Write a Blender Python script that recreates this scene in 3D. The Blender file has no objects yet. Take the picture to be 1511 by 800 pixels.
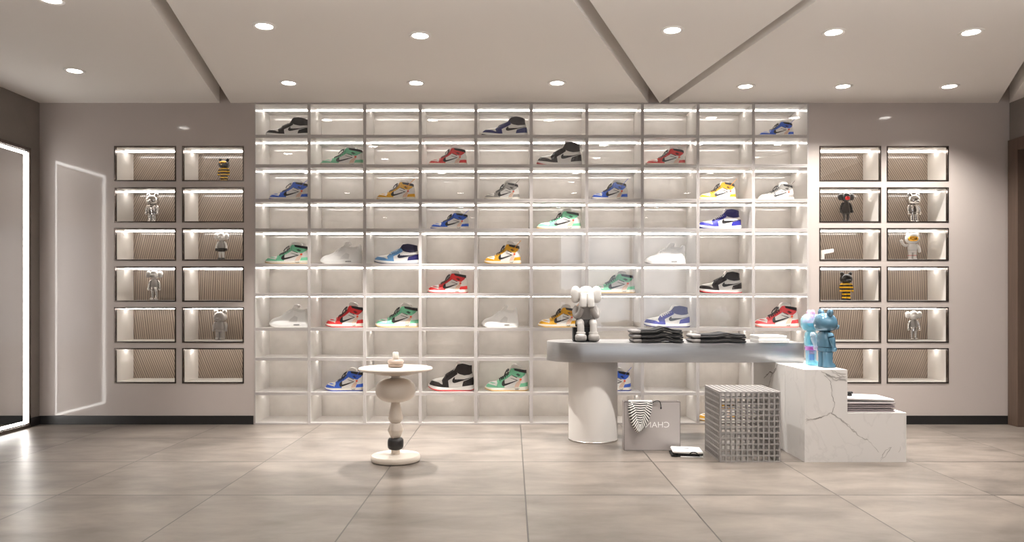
import bpy, bmesh, math, random
from mathutils import Vector, Matrix
random.seed(7)
sc = bpy.context.scene
COL = sc.collection
F, H, D = 1122.0, 1.255, 7.64          # focal length in px, eye height, distance of the far wall
def PX(x, d): return (x - 755.5) * d / F
def PZ(y, d): return H + (442.0 - y) * d / F
PI = math.pi
R = math.radians
def clamp(v, a, b): return max(a, min(b, v))
def sstep(a, b, x):
    t = clamp((x - a) / (b - a), 0, 1); return t * t * (3 - 2 * t)
def interp(pts, x):
    if x <= pts[0][0]: return pts[0][1]
    for (x0, y0), (x1, y1) in zip(pts, pts[1:]):
        if x <= x1: return y0 + (y1 - y0) * (x - x0) / (x1 - x0)
    return pts[-1][1]
def srgb(r, g, b):
    def f(c):
        c /= 255.0
        return c / 12.92 if c <= 0.04045 else ((c + 0.055) / 1.055) ** 2.4
    return (f(r), f(g), f(b), 1.0)

# ------------------------------------------------------------------ materials
def new_mat(name):
    m = bpy.data.materials.new(name); m.use_nodes = True
    nt = m.node_tree; nt.nodes.clear()
    out = nt.nodes.new('ShaderNodeOutputMaterial')
    return m, nt, out
def mat(name, col, rough=0.5, metal=0.0, coat=0.0, coat_rough=0.05, noise=0.0, nscale=8.0, nstretch=(1, 1, 1), bump=0.0, bscale=60.0,
        emit=0.0, trans=0.0, ior=1.45, sheen=0.0, rough_noise=0.0, spec=0.5):
    m, nt, out = new_mat(name)
    N, L = nt.nodes, nt.links
    b = N.new('ShaderNodeBsdfPrincipled'); L.new(b.outputs[0], out.inputs[0])
    b.inputs['Base Color'].default_value = col
    b.inputs['Roughness'].default_value = rough
    b.inputs['Metallic'].default_value = metal
    b.inputs['Coat Weight'].default_value = coat
    b.inputs['Coat Roughness'].default_value = coat_rough
    b.inputs['IOR'].default_value = ior
    b.inputs['Specular IOR Level'].default_value = spec
    b.inputs['Transmission Weight'].default_value = trans
    if sheen: b.inputs['Sheen Weight'].default_value = sheen
    if emit:
        b.inputs['Emission Color'].default_value = col
        b.inputs['Emission Strength'].default_value = emit
    if noise or bump or rough_noise:
        tc = N.new('ShaderNodeTexCoord')
        mp = N.new('ShaderNodeMapping'); L.new(tc.outputs['Object'], mp.inputs[0])
        mp.inputs['Scale'].default_value = nstretch
    if noise:
        n = N.new('ShaderNodeTexNoise'); n.inputs['Scale'].default_value = nscale
        n.inputs['Detail'].default_value = 6; n.inputs['Roughness'].default_value = 0.6
        L.new(mp.outputs[0], n.inputs['Vector'])
        r = N.new('ShaderNodeMapRange'); L.new(n.outputs['Fac'], r.inputs['Value'])
        r.inputs['From Min'].default_value = 0.25; r.inputs['From Max'].default_value = 0.75
        r.inputs['To Min'].default_value = 1 - noise; r.inputs['To Max'].default_value = 1 + noise
        vm = N.new('ShaderNodeVectorMath'); vm.operation = 'SCALE'
        vm.inputs[0].default_value = col[:3]; L.new(r.outputs[0], vm.inputs['Scale'])
        L.new(vm.outputs[0], b.inputs['Base Color'])
        if rough_noise:
            r2 = N.new('ShaderNodeMapRange'); L.new(n.outputs['Fac'], r2.inputs['Value'])
            r2.inputs['To Min'].default_value = rough - rough_noise; r2.inputs['To Max'].default_value = rough + rough_noise
            L.new(r2.outputs[0], b.inputs['Roughness'])
    if bump:
        n2 = N.new('ShaderNodeTexNoise'); n2.inputs['Scale'].default_value = bscale; n2.inputs['Detail'].default_value = 4
        L.new(mp.outputs[0], n2.inputs['Vector'])
        bp = N.new('ShaderNodeBump'); bp.inputs['Strength'].default_value = bump; bp.inputs['Distance'].default_value = 0.01
        L.new(n2.outputs['Fac'], bp.inputs['Height']); L.new(bp.outputs[0], b.inputs['Normal'])
    return m
def emis(name, col, s):
    m, nt, out = new_mat(name)
    e = nt.nodes.new('ShaderNodeEmission'); e.inputs[0].default_value = col; e.inputs[1].default_value = s
    nt.links.new(e.outputs[0], out.inputs[0]); return m
def pane_mat(name, tint=(1, 1, 1, 1), f0=0.04, rough=0.0):
    m, nt, out = new_mat(name); N, L = nt.nodes, nt.links
    g = N.new('ShaderNodeNewGeometry')
    dt = N.new('ShaderNodeVectorMath'); dt.operation = 'DOT_PRODUCT'
    L.new(g.outputs['Normal'], dt.inputs[0]); L.new(g.outputs['Incoming'], dt.inputs[1])
    ab = N.new('ShaderNodeMath'); ab.operation = 'ABSOLUTE'; L.new(dt.outputs['Value'], ab.inputs[0])
    om = N.new('ShaderNodeMath'); om.operation = 'SUBTRACT'; om.inputs[0].default_value = 1; L.new(ab.outputs[0], om.inputs[1])
    pw = N.new('ShaderNodeMath'); pw.operation = 'POWER'; L.new(om.outputs[0], pw.inputs[0]); pw.inputs[1].default_value = 5
    ma = N.new('ShaderNodeMath'); ma.operation = 'MULTIPLY_ADD'; L.new(pw.outputs[0], ma.inputs[0]); ma.inputs[1].default_value = 1 - f0; ma.inputs[2].default_value = f0
    t = N.new('ShaderNodeBsdfTransparent'); t.inputs[0].default_value = tint
    gl = N.new('ShaderNodeBsdfGlossy'); gl.inputs['Roughness'].default_value = rough
    mx = N.new('ShaderNodeMixShader'); L.new(ma.outputs[0], mx.inputs[0]); L.new(t.outputs[0], mx.inputs[1]); L.new(gl.outputs[0], mx.inputs[2])
    L.new(mx.outputs[0], out.inputs[0]); return m

M = {}
WARM = (1.0, 0.962, 0.918, 1)
M['plaster'] = mat('wall plaster satin', srgb(176, 166, 160), 0.45, coat=0.55, coat_rough=0.07, noise=0.02, nscale=3)
M['ceiling'] = mat('ceiling paint', srgb(238, 233, 228), 0.75, bump=0.03, bscale=300)
M['darkwall'] = mat('dark concrete wall', srgb(122, 114, 108), 0.6, noise=0.12, nscale=2.2, bump=0.1, bscale=20)
M['black_trim'] = mat('black baseboard', srgb(30, 29, 29), 0.35)
M['white_gloss'] = mat('white gloss laminate', srgb(222, 218, 214), 0.28, coat=0.5, coat_rough=0.03)
M['shelf_edge'] = mat('grey satin shelf edge', srgb(172, 166, 163), 0.35, metal=0.0, coat=0.2)
M['backstone'] = mat('pale stone back panel', srgb(196, 190, 184), 0.5, noise=0.13, nscale=5, coat=1.0, coat_rough=0.0)
M['niche_white'] = mat('niche white lining', srgb(232, 227, 221), 0.35, coat=0.3, coat_rough=0.05)
M['niche_frame'] = mat('dark bronze frame', srgb(104, 94, 89), 0.22, metal=0.9)
M['led'] = emis('led strip warm', (1.0, 0.945, 0.88, 1), 21.0)
M['niche_led'] = emis('niche led strip', (1.0, 0.955, 0.905, 1), 20.0)
M['mirror_led'] = emis('mirror led tube', (1.0, 0.97, 0.93, 1), 20.0)
M['downlight'] = emis('downlight diffuser', (1.0, 0.95, 0.9, 1), 30.0)
M['white_trim'] = mat('white painted trim', srgb(226, 221, 216), 0.4)
M['chrome_trim'] = mat('brushed light trim', srgb(190, 186, 182), 0.25, metal=0.9)
M['glass'] = pane_mat('clear glass pane', f0=0.035)
M['mirror'] = mat('mirror glass', (0.86, 0.85, 0.84, 1), 0.03, metal=1.0)
M['steel'] = mat('brushed steel counter', srgb(172, 171, 171), 0.34, metal=0.85, noise=0.06, nscale=14, nstretch=(0.4, 1, 12))
M['pillar'] = mat('white pillar paint', srgb(222, 217, 212), 0.4)
M['alu'] = mat('grey painted lattice', srgb(158, 154, 151), 0.4, metal=0.25)
M['bag'] = mat('grey coated paper', srgb(170, 163, 160), 0.3, coat=0.3, coat_rough=0.15)
M['bag_edge'] = mat('dark paper edge', srgb(100, 95, 93), 0.5)
M['white_ink'] = mat('white print', srgb(245, 244, 242), 0.5)
M['black_ink'] = mat('black print', srgb(25, 24, 25), 0.5)
M['cream'] = mat('cream lacquer', srgb(228, 217, 204), 0.3, coat=0.3, coat_rough=0.1)
M['blackstone'] = mat('black turned stone', srgb(38, 36, 36), 0.45, noise=0.15, nscale=30, bump=0.1)
M['taupe'] = mat('taupe ceramic', srgb(150, 134, 122), 0.35)
M['wax'] = mat('white candle wax', srgb(250, 247, 240), 0.5)
M['brown_wood'] = mat('dark brown wood', srgb(84, 68, 58), 0.45, noise=0.18, nscale=6, nstretch=(6, 6, 0.4))
M['door_wood'] = mat('dark brown door leaf', srgb(58, 48, 43), 0.45, noise=0.18, nscale=6, nstretch=(6, 6, 0.4))
# fabrics
M['black_cloth'] = mat('black cotton', srgb(26, 25, 26), 0.85, bump=0.2, bscale=200)
M['grey_cloth'] = mat('grey cotton', srgb(126, 122, 120), 0.9, bump=0.2, bscale=200)
M['white_cloth'] = mat('white cotton', srgb(238, 236, 233), 0.9, bump=0.2, bscale=150)
M['lilac_cloth'] = mat('mauve grey terry', srgb(140, 130, 132), 0.95, bump=0.4, bscale=250)
M['pale_cloth'] = mat('pale grey terry', srgb(214, 210, 210), 0.95, bump=0.4, bscale=250)

def floor_mat():
    m, nt, out = new_mat('large grey floor tiles'); N, L = nt.nodes, nt.links
    b = N.new('ShaderNodeBsdfPrincipled'); L.new(b.outputs[0], out.inputs[0])
    tc = N.new('ShaderNodeTexCoord'); sp = N.new('ShaderNodeSeparateXYZ'); L.new(tc.outputs['Object'], sp.inputs[0])
    def line(sock, off, hw_):
        a = N.new('ShaderNodeMath'); a.operation = 'SUBTRACT'; L.new(sock, a.inputs[0]); a.inputs[1].default_value = off - 0.5
        w = N.new('ShaderNodeMath'); w.operation = 'PINGPONG'; 
        f = N.new('ShaderNodeMath'); f.operation = 'FRACT'; L.new(a.outputs[0], f.inputs[0])
        s = N.new('ShaderNodeMath'); s.operation = 'SUBTRACT'; L.new(f.outputs[0], s.inputs[0]); s.inputs[1].default_value = 0.5
        ab = N.new('ShaderNodeMath'); ab.operation = 'ABSOLUTE'; L.new(s.outputs[0], ab.inputs[0])
        lt = N.new('ShaderNodeMath'); lt.operation = 'LESS_THAN'; L.new(ab.outputs[0], lt.inputs[0]); lt.inputs[1].default_value = hw_
        N.remove(w)
        fl = N.new('ShaderNodeMath'); fl.operation = 'FLOOR'; 
        o2 = N.new('ShaderNodeMath'); o2.operation = 'SUBTRACT'; L.new(sock, o2.inputs[0]); o2.inputs[1].default_value = off
        L.new(o2.outputs[0], fl.inputs[0])
        return lt.outputs[0], fl.outputs[0]
    lx, ix = line(sp.outputs['X'], 0.085, 0.0042); ly, iy = line(sp.outputs['Y'], 0.875, 0.0075)
    mx = N.new('ShaderNodeMath'); mx.operation = 'MAXIMUM'; L.new(lx, mx.inputs[0]); L.new(ly, mx.inputs[1])
    cb = N.new('ShaderNodeCombineXYZ'); L.new(ix, cb.inputs[0]); L.new(iy, cb.inputs[1])
    wn = N.new('ShaderNodeTexWhiteNoise'); wn.noise_dimensions = '3D'; L.new(cb.outputs[0], wn.inputs['Vector'])
    ad = N.new('ShaderNodeVectorMath'); ad.operation = 'MULTIPLY_ADD'; L.new(wn.outputs['Color'], ad.inputs[0]); ad.inputs[1].default_value = (7, 7, 7); L.new(tc.outputs['Object'], ad.inputs[2])
    mp = N.new('ShaderNodeMapping'); L.new(ad.outputs[0], mp.inputs[0]); mp.inputs['Scale'].default_value = (0.8, 1.6, 1)
    n1 = N.new('ShaderNodeTexNoise'); n1.inputs['Scale'].default_value = 2.2; n1.inputs['Detail'].default_value = 9; n1.inputs['Roughness'].default_value = 0.6; n1.inputs['Distortion'].default_value = 0.25
    L.new(mp.outputs[0], n1.inputs['Vector'])
    cr = N.new('ShaderNodeValToRGB'); L.new(n1.outputs['Fac'], cr.inputs[0])
    cr.color_ramp.elements[0].position = 0.25; cr.color_ramp.elements[0].color = srgb(80, 73, 67)
    cr.color_ramp.elements[1].position = 0.78; cr.color_ramp.elements[1].color = srgb(134, 124, 115)
    mc = N.new('ShaderNodeMix'); mc.data_type = 'RGBA'; L.new(mx.outputs[0], mc.inputs[0]); L.new(cr.outputs[0], mc.inputs[6]); mc.inputs[7].default_value = srgb(46, 41, 37)
    L.new(mc.outputs[2], b.inputs['Base Color'])
    rr = N.new('ShaderNodeMapRange'); L.new(n1.outputs['Fac'], rr.inputs['Value']); rr.inputs['To Min'].default_value = 0.40; rr.inputs['To Max'].default_value = 0.29
    L.new(rr.outputs[0], b.inputs['Roughness'])
    b.inputs['Specular IOR Level'].default_value = 0.5
    bp = N.new('ShaderNodeBump'); bp.inputs['Strength'].default_value = 0.3; bp.inputs['Distance'].default_value = 0.004; bp.invert = True
    L.new(mx.outputs[0], bp.inputs['Height']); L.new(bp.outputs[0], b.inputs['Normal'])
    return m
M['floor'] = floor_mat()

def rib_mat(k):
    """vertical-grain reeded veneer whose reeds lean by k (shear of x with z)"""
    m, nt, out = new_mat('reeded veneer'); N, L = nt.nodes, nt.links
    b = N.new('ShaderNodeBsdfPrincipled'); L.new(b.outputs[0], out.inputs[0])
    tc = N.new('ShaderNodeTexCoord'); sp = N.new('ShaderNodeSeparateXYZ'); L.new(tc.outputs['Object'], sp.inputs[0])
    a = N.new('ShaderNodeMath'); a.operation = 'MULTIPLY_ADD'; L.new(sp.outputs['Z'], a.inputs[0]); a.inputs[1].default_value = -k; L.new(sp.outputs['X'], a.inputs[2])
    s = N.new('ShaderNodeMath'); s.operation = 'MULTIPLY'; L.new(a.outputs[0], s.inputs[0]); s.inputs[1].default_value = 2 * PI / 0.0225
    cb = N.new('ShaderNodeCombineXYZ'); L.new(a.outputs[0], cb.inputs[0])
    n = N.new('ShaderNodeTexNoise'); n.inputs['Scale'].default_value = 14; n.inputs['Detail'].default_value = 3; L.new(cb.outputs[0], n.inputs['Vector'])
    ph = N.new('ShaderNodeMath'); ph.operation = 'MULTIPLY_ADD'; L.new(n.outputs['Fac'], ph.inputs[0]); ph.inputs[1].default_value = 6; L.new(s.outputs[0], ph.inputs[2])
    sn = N.new('ShaderNodeMath'); sn.operation = 'SINE'; L.new(ph.outputs[0], sn.inputs[0])
    mr = N.new('ShaderNodeMapRange'); L.new(sn.outputs[0], mr.inputs['Value']); mr.inputs['From Min'].default_value = -1
    cr = N.new('ShaderNodeValToRGB'); L.new(mr.outputs[0], cr.inputs[0])
    cr.color_ramp.elements[0].position = 0.0; cr.color_ramp.elements[0].color = srgb(80, 68, 59)
    cr.color_ramp.elements[1].position = 0.6; cr.color_ramp.elements[1].color = srgb(150, 134, 119)
    L.new(cr.outputs[0], b.inputs['Base Color'])
    b.inputs['Roughness'].default_value = 0.45; b.inputs['Coat Weight'].default_value = 0.7; b.inputs['Coat Roughness'].default_value = 0.03
    bp = N.new('ShaderNodeBump'); bp.inputs['Strength'].default_value = 0.2; bp.inputs['Distance'].default_value = 0.003
    L.new(mr.outputs[0], bp.inputs['Height']); L.new(bp.outputs[0], b.inputs['Normal'])
    return m

def marble_mat():
    m, nt, out = new_mat('white marble'); N, L = nt.nodes, nt.links
    b = N.new('ShaderNodeBsdfPrincipled'); L.new(b.outputs[0], out.inputs[0])
    tc = N.new('ShaderNodeTexCoord')
    n = N.new('ShaderNodeTexNoise'); n.inputs['Scale'].default_value = 1.6; n.inputs['Detail'].default_value = 7; n.inputs['Distortion'].default_value = 1.2
    L.new(tc.outputs['Object'], n.inputs['Vector'])
    a = N.new('ShaderNodeMath'); a.operation = 'SUBTRACT'; L.new(n.outputs['Fac'], a.inputs[0]); a.inputs[1].default_value = 0.5
    ab = N.new('ShaderNodeMath'); ab.operation = 'ABSOLUTE'; L.new(a.outputs[0], ab.inputs[0])
    cr = N.new('ShaderNodeValToRGB'); L.new(ab.outputs[0], cr.inputs[0])
    cr.color_ramp.elements[0].position = 0.0; cr.color_ramp.elements[0].color = srgb(224, 221, 218)
    cr.color_ramp.elements[1].position = 0.012; cr.color_ramp.elements[1].color = srgb(231, 228, 225)
    L.new(cr.outputs[0], b.inputs['Base Color']); b.inputs['Roughness'].default_value = 0.22
    return m
M['marble'] = marble_mat()
M['vein'] = mat('grey marble vein', srgb(190, 186, 182), 0.25, noise=0.12, nscale=20)
M['vein_dark'] = mat('dark marble vein', srgb(146, 141, 136), 0.25, noise=0.2, nscale=30)

# ------------------------------------------------------------------ mesh helpers
def bm_new(): return bmesh.new()
def box(bm, x0, x1, y0, y1, z0, z1, mi=0, front_mi=None):
    v = [bm.verts.new((x, y, z)) for z in (z0, z1) for y in (y0, y1) for x in (x0, x1)]
    for k, idx in enumerate(((0, 2, 3, 1), (4, 5, 7, 6), (0, 1, 5, 4), (2, 6, 7, 3), (0, 4, 6, 2), (1, 3, 7, 5))):
        f = bm.faces.new([v[i] for i in idx]); f.material_index = mi
        if k == 2 and front_mi is not None: f.material_index = front_mi
    return v
def rings(bm, rs, cap0=True, cap1=True, mi=0, smooth=True, closed=True):
    """skin a list of rings (lists of points)"""
    vs = [[bm.verts.new(p) for p in r] for r in rs]
    n = len(rs[0])
    for a, b in zip(vs, vs[1:]):
        for i in range(n if closed else n - 1):
            j = (i + 1) % n
            f = bm.faces.new((a[i], a[j], b[j], b[i])); f.material_index = mi; f.smooth = smooth
    if cap0: f = bm.faces.new(list(reversed(vs[0]))); f.material_index = mi
    if cap1: f = bm.faces.new(vs[-1]); f.material_index = mi
    return vs
def lathe(bm, prof, cx=0, cy=0, n=48, mi=0, smooth=True):
    rings(bm, [[(cx + r * math.cos(2 * PI * i / n), cy + r * math.sin(2 * PI * i / n), z) for i in range(n)] for r, z in prof], mi=mi, smooth=smooth)
def super_ring(z, cx, cy, rx, ry, e=2.0, n=24):
    pts = []
    for i in range(n):
        a = 2 * PI * i / n; c, s = math.cos(a), math.sin(a)
        pts.append((cx + rx * math.copysign(abs(c) ** (2 / e), c), cy + ry * math.copysign(abs(s) ** (2 / e), s), z))
    return pts
def loft(bm, spec, n=24, mi=0, M4=None):
    """spec: list of (z, cx, cy, rx, ry, e)"""
    rs = [super_ring(*s, n=n) for s in spec]
    if M4 is not None: rs = [[tuple(M4 @ Vector(p)) for p in r] for r in rs]
    rings(bm, rs, mi=mi)
def blob(bm, c, r, e=2.2, n=20, m=12, mi=0, M4=None):
    """rounded ellipsoid / superellipsoid"""
    rs = []
    for k in range(m + 1):
        a = -PI / 2 + PI * (0.02 + 0.96 * k / m)
        z = math.copysign(abs(math.sin(a)) ** (2 / e), math.sin(a)) * r[2]; q = abs(math.cos(a)) ** (2 / e)
        ring = super_ring(c[2] + z, c[0], c[1], r[0] * q, r[1] * q, e, n)
        if M4 is not None: ring = [tuple(M4 @ Vector(p)) for p in ring]
        rs.append(ring)
    rings(bm, rs, mi=mi)
def tube(bm, pts, rad, n=8, mi=0):
    pts = [Vector(p) for p in pts]
    rr = rad if isinstance(rad, (list, tuple)) else [rad] * len(pts)
    rs = []; up = Vector((0.13, 0.21, 1)).normalized()
    for i, p in enumerate(pts):
        t = (pts[min(i + 1, len(pts) - 1)] - pts[max(i - 1, 0)]).normalized()
        if abs(t.dot(up)) > 0.97: u0 = Vector((1, 0, 0))
        else: u0 = up
        a = t.cross(u0).normalized(); b = t.cross(a).normalized()
        rs.append([tuple(p + rr[i] * (math.cos(2 * PI * k / n) * a + math.sin(2 * PI * k / n) * b)) for k in range(n)])
    rings(bm, rs, mi=mi)
def prism(bm, poly, z0, z1, mi=0):
    lo = [bm.verts.new((x, y, z0)) for x, y in poly]; hi = [bm.verts.new((x, y, z1)) for x, y in poly]
    bm.faces.new(list(reversed(lo))).material_index = mi; bm.faces.new(hi).material_index = mi
    for i in range(len(poly)):
        j = (i + 1) % len(poly); bm.faces.new((lo[i], lo[j], hi[j], hi[i])).material_index = mi
def catmull(pts, n=6, closed=True):
    out = []; m = len(pts)
    for i in range(m if closed else m - 1):
        if closed: p0, p1, p2, p3 = pts[i - 1], pts[i], pts[(i + 1) % m], pts[(i + 2) % m]
        else: p0, p1, p2, p3 = pts[max(i - 1, 0)], pts[i], pts[i + 1], pts[min(i + 2, m - 1)]
        for k in range(n):
            t = k / n
            out.append(tuple(0.5 * (2 * b + (c - a) * t + (2 * a - 5 * b + 4 * c - d) * t * t + (3 * b - a - 3 * c + d) * t ** 3) for a, b, c, d in zip(p0, p1, p2, p3)))
    if not closed: out.append(tuple(pts[-1]))
    return out
def mesh_of(name, bm, mats, bevel=0.0, seg=2, smooth=False):
    bmesh.ops.remove_doubles(bm, verts=bm.verts, dist=1e-6)
    if bevel:
        es = [e for e in bm.edges if len(e.link_faces) == 2 and e.calc_face_angle(0) > 0.6]
        bmesh.ops.bevel(bm, geom=es, offset=bevel, segments=seg, profile=0.5, affect='EDGES', clamp_overlap=True)
    bmesh.ops.recalc_face_normals(bm, faces=bm.faces)
    me = bpy.data.meshes.new(name); bm.to_mesh(me); bm.free()
    for x in (mats if isinstance(mats, (list, tuple)) else [mats]): me.materials.append(x)
    if smooth:
        for p in me.polygons: p.use_smooth = True
    if any(p.use_smooth for p in me.polygons): me.set_sharp_from_angle(angle=R(38))
    return me
def obj(name, bm, mats, parent=None, loc=(0, 0, 0), rotz=0.0, bevel=0.0, seg=2, smooth=False):
    me = bm if isinstance(bm, bpy.types.Mesh) else mesh_of(name, bm, mats, bevel, seg, smooth)
    o = bpy.data.objects.new(name, me); COL.objects.link(o)
    o.location = loc; o.rotation_euler = (0, 0, rotz)
    if parent: o.parent = parent
    return o
def tag(o, label, cat, group=None):
    o['label'] = label; o['category'] = cat
    if group: o['group'] = group
    return o
def thing(name, label, cat, loc=(0, 0, 0), rotz=0.0, group=None, scale=1.0):
    o = bpy.data.objects.new(name, None); COL.objects.link(o)
    o.location = loc; o.rotation_euler = (0, 0, rotz); o.scale = (scale,) * 3; o.empty_display_size = 0.1
    return tag(o, label, cat, group)
def struct(name, bm, m, **kw):
    o = obj(name, bm, m, **kw); o['kind'] = 'structure'; return o
def dup(root, loc=None, rotz=None, label=None, group=None):
    r = root.copy(); COL.objects.link(r)
    if loc is not None: r.location = loc
    if rotz is not None: r.rotation_euler = (0, 0, rotz)
    if label: r['label'] = label
    if group: r['group'] = group
    for ch in list(root.children):
        c = ch.copy(); COL.objects.link(c); c.parent = r
        for g in list(ch.children):
            q = g.copy(); COL.objects.link(q); q.parent = c
    return r
def set_mat(o, m):
    for s in o.material_slots:
        s.link = 'OBJECT'; s.material = m
def text_mesh(txt, size, m, depth=0.0005, mirror=False):
    cu = bpy.data.curves.new('lettering', 'FONT'); cu.body = txt; cu.size = size; cu.extrude = depth; cu.align_x = 'CENTER'
    o = bpy.data.objects.new('lettering_tmp', cu); COL.objects.link(o)
    dg = bpy.context.evaluated_depsgraph_get()
    me = bpy.data.meshes.new_from_object(o.evaluated_get(dg)); me.name = 'lettering'
    bpy.data.objects.remove(o)
    me.transform(Matrix.Rotation(R(90), 4, 'X'))
    if mirror: me.transform(Matrix.Scale(-1, 4, (1, 0, 0))); me.flip_normals()
    me.materials.clear(); me.materials.append(m)
    return me

# ------------------------------------------------------------------ room shell
XL, XR, YF, ZC = PX(58.5, D), PX(1489.5, D), -4.0, PZ(152, D)
ZT = ZC + 0.26
bm = bm_new(); box(bm, XL - 0.2, XR + 0.2, YF - 0.2, 8.3, -0.1, 0); struct('floor', bm, M['floor'])
bm = bm_new(); box(bm, XL - 0.2, XL, YF, 8.3, 0, ZT); struct('wall_left', bm, M['darkwall'])

# right wall with a doorway
DY0, DY1, DZ = 6.35, 7.50, PZ(207, 7.6)
bm = bm_new()
box(bm, XR, XR + 0.2, YF, DY0, 0, ZT); box(bm, XR, XR + 0.2, DY1, 8.3, 0, ZT); box(bm, XR, XR + 0.2, DY0, DY1, DZ - 0.09, ZT)
struct('wall_right', bm, M['darkwall'])
bm = bm_new(); box(bm, XR + 0.09, XR + 0.13, DY0 + 0.03, DY1 - 0.03, 0.004, DZ - 0.12)
dr = struct('door_1', bm, M['door_wood'])
bm = bm_new()
box(bm, XR - 0.03, XR + 0.14, DY1 - 0.03, DY1 + 0.12, 0.001, DZ); box(bm, XR - 0.03, XR + 0.14, DY0 - 0.1, DY0 + 0.03, 0.001, DZ)
box(bm, XR - 0.03, XR + 0.14, DY0 + 0.03, DY1 - 0.03, DZ - 0.12, DZ)
obj('door_frame', bm, M['brown_wood'], dr, bevel=0.003)
bm = bm_new(); tube(bm, [(XR + 0.09, DY0 + 0.14, 1.0), (XR + 0.04, DY0 + 0.14, 1.0), (XR + 0.04, DY0 + 0.14, 1.3), (XR + 0.09, DY0 + 0.14, 1.3)], 0.012)
obj('door_handle', bm, M['chrome_trim'], dr)
# front wall, behind the viewer, with an unseen window added to let in light
WX0, WX1, WZ0, WZ1 = 1.2, 4.8, 0.1, 3.1
bm = bm_new()
box(bm, XL, WX0, YF - 0.2, YF, 0, ZT); box(bm, WX1, XR, YF - 0.2, YF, 0, ZT); box(bm, WX0, WX1, YF - 0.2, YF, 0, WZ0); box(bm, WX0, WX1, YF - 0.2, YF, WZ1, ZT)
struct('wall_front', bm, M['plaster'])
bm = bm_new()
for x in (WX0, WX0 + 1.8, WX0 + 3.6, WX1 - 0.05): box(bm, x, x + 0.05, YF - 0.12, YF - 0.06, WZ0, WZ1)
struct('added_window_1', bm, M['niche_frame'])

# ceiling: four panels at one level with open slots between them, a lid above
tE = 5.0; YE = D - tE
sB, sC, sDv, sE, sG = 0.2087, -0.3705, -0.3705, 0.1645, -0.48
XB, XA, XC, XD, XF, XG = -2.939, -2.828, 1.372, 1.484, 1.58, 4.884
panels = [
    [(XL, D), (XL, YE), (XB + sB * tE, YE), (XB, D)],
    [(XA, D), (XA + sB * tE, YE), (XC + sC * tE, YE), (XC, D)],
    [(XD, D), (XD + sDv * tE, YE), (XD + sE * tE, YE)],
    [(XF, D), (XF + sE * tE, YE), (XG + sG * tE, YE), (XG, D)],
    [(XR, D), (XR + sG * tE, YE), (XR, YE)],
]
bm = bm_new()
for p in panels: prism(bm, p, ZC, ZC + 0.24)
prism(bm, [(XL, YE - 0.002), (XL, YF), (XR, YF), (XR, YE - 0.002)], ZC, ZC + 0.24)
box(bm, XL - 0.2, XR + 0.2, YF - 0.2, 8.3, ZC + 0.262, ZC + 0.36)
struct('ceiling', bm, M['ceiling'])

# far wall in two wings with openings for the niches; the shelving fills the middle
GX0, GX1 = PX(376.0, D), PX(1193.2, D)
n_cols = {'L': [(168.4, 259.9), (268.7, 360.0)], 'R': [(1208.8, 1300.2), (1308.3, 1400.0)]}
n_rows = [(215.4, 267.6), (276.4, 328.4), (336.5, 384.8), (393.2, 445.5), (453.5, 506.0), (513.8, 566.0)]
def wing(name, x0, x1, cols):
    bm = bm_new(); zs = [0] + [z for r in reversed(n_rows) for z in (PZ(r[1], D), PZ(r[0], D))] + [ZT]
    xs = [x0] + [PX(c, D) for ab in cols for c in ab] + [x1]
    for i in range(len(xs) - 1):
        if i % 2 == 0: box(bm, xs[i], xs[i + 1], D, 8.1, 0, ZT)
        else:
            for j in range(0, len(zs) - 1, 2): box(bm, xs[i], xs[i + 1], D, 8.1, zs[j], zs[j + 1])
    return struct(name, bm, M['plaster'])
wing('wall_back_left', XL, GX0, n_cols['L']); wing('wall_back_right', GX1, XR, n_cols['R'])
bm = bm_new(); box(bm, GX0, GX1, 8.12, 8.3, 0, ZT); box(bm, GX0, GX1, D, 8.12, PZ(151.6, D), ZT)
struct('wall_back_centre', bm, M['plaster'])
for nm, a, b in (('baseboard_back_left', XL, GX0 - 0.012), ('baseboard_back_right', GX1 + 0.012, XR)):
    bm = bm_new(); box(bm, a, b, D - 0.012, D - 0.0005, 0.0005, 0.088); struct(nm, bm, M['black_trim'])
bm = bm_new(); box(bm, XL + 0.0005, XL + 0.012, 7.47, D - 0.012, 0.0005, 0.088); box(bm, XL + 0.0005, XL + 0.012, YF, 6.38, 0.0005, 0.088)
struct('baseboard_left', bm, M['black_trim'])
bm = bm_new(); box(bm, XR - 0.012, XR - 0.0005, YF, DY0 - 0.1, 0.0005, 0.088); struct('baseboard_right', bm, M['black_trim'])

# ------------------------------------------------------------------ tall lit mirror on the left wall
mY0, mY1, mZ1 = 6.40, 7.455, 2.735
mr = thing('wall_mirror', 'tall mirror edged by a glowing white light line on the dark side wall', 'mirror', (XL, (mY0 + mY1) / 2, 0.002))
def mframe(bm, a, b, w, x0, x1, zlo, zhi):
    c = (mY0 + mY1) / 2
    y0, y1 = a - c, b - c
    box(bm, x0, x1, y0, y0 + w, zlo, zhi); box(bm, x0, x1, y1 - w, y1, zlo, zhi)
    box(bm, x0, x1, y0 + w, y1 - w, zlo, zlo + w); box(bm, x0, x1, y0 + w, y1 - w, zhi - w, zhi)
bm = bm_new(); mframe(bm, mY0, mY1, 0.03, 0.001, 0.03, 0.0, mZ1); obj('frame', bm, M['niche_frame'], mr)
bm = bm_new(); mframe(bm, mY0 + 0.045, mY1 - 0.045, 0.022, 0.003, 0.022, 0.045, mZ1 - 0.045); o = obj('light_line', bm, M['mirror_led'], mr)
bm = bm_new(); box(bm, 0.0015, 0.010, mY0 + 0.03 - (mY0 + mY1) / 2, mY1 - 0.03 - (mY0 + mY1) / 2, 0.03, mZ1 - 0.03); obj('mirror_glass', bm, M['mirror'], mr)

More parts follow.
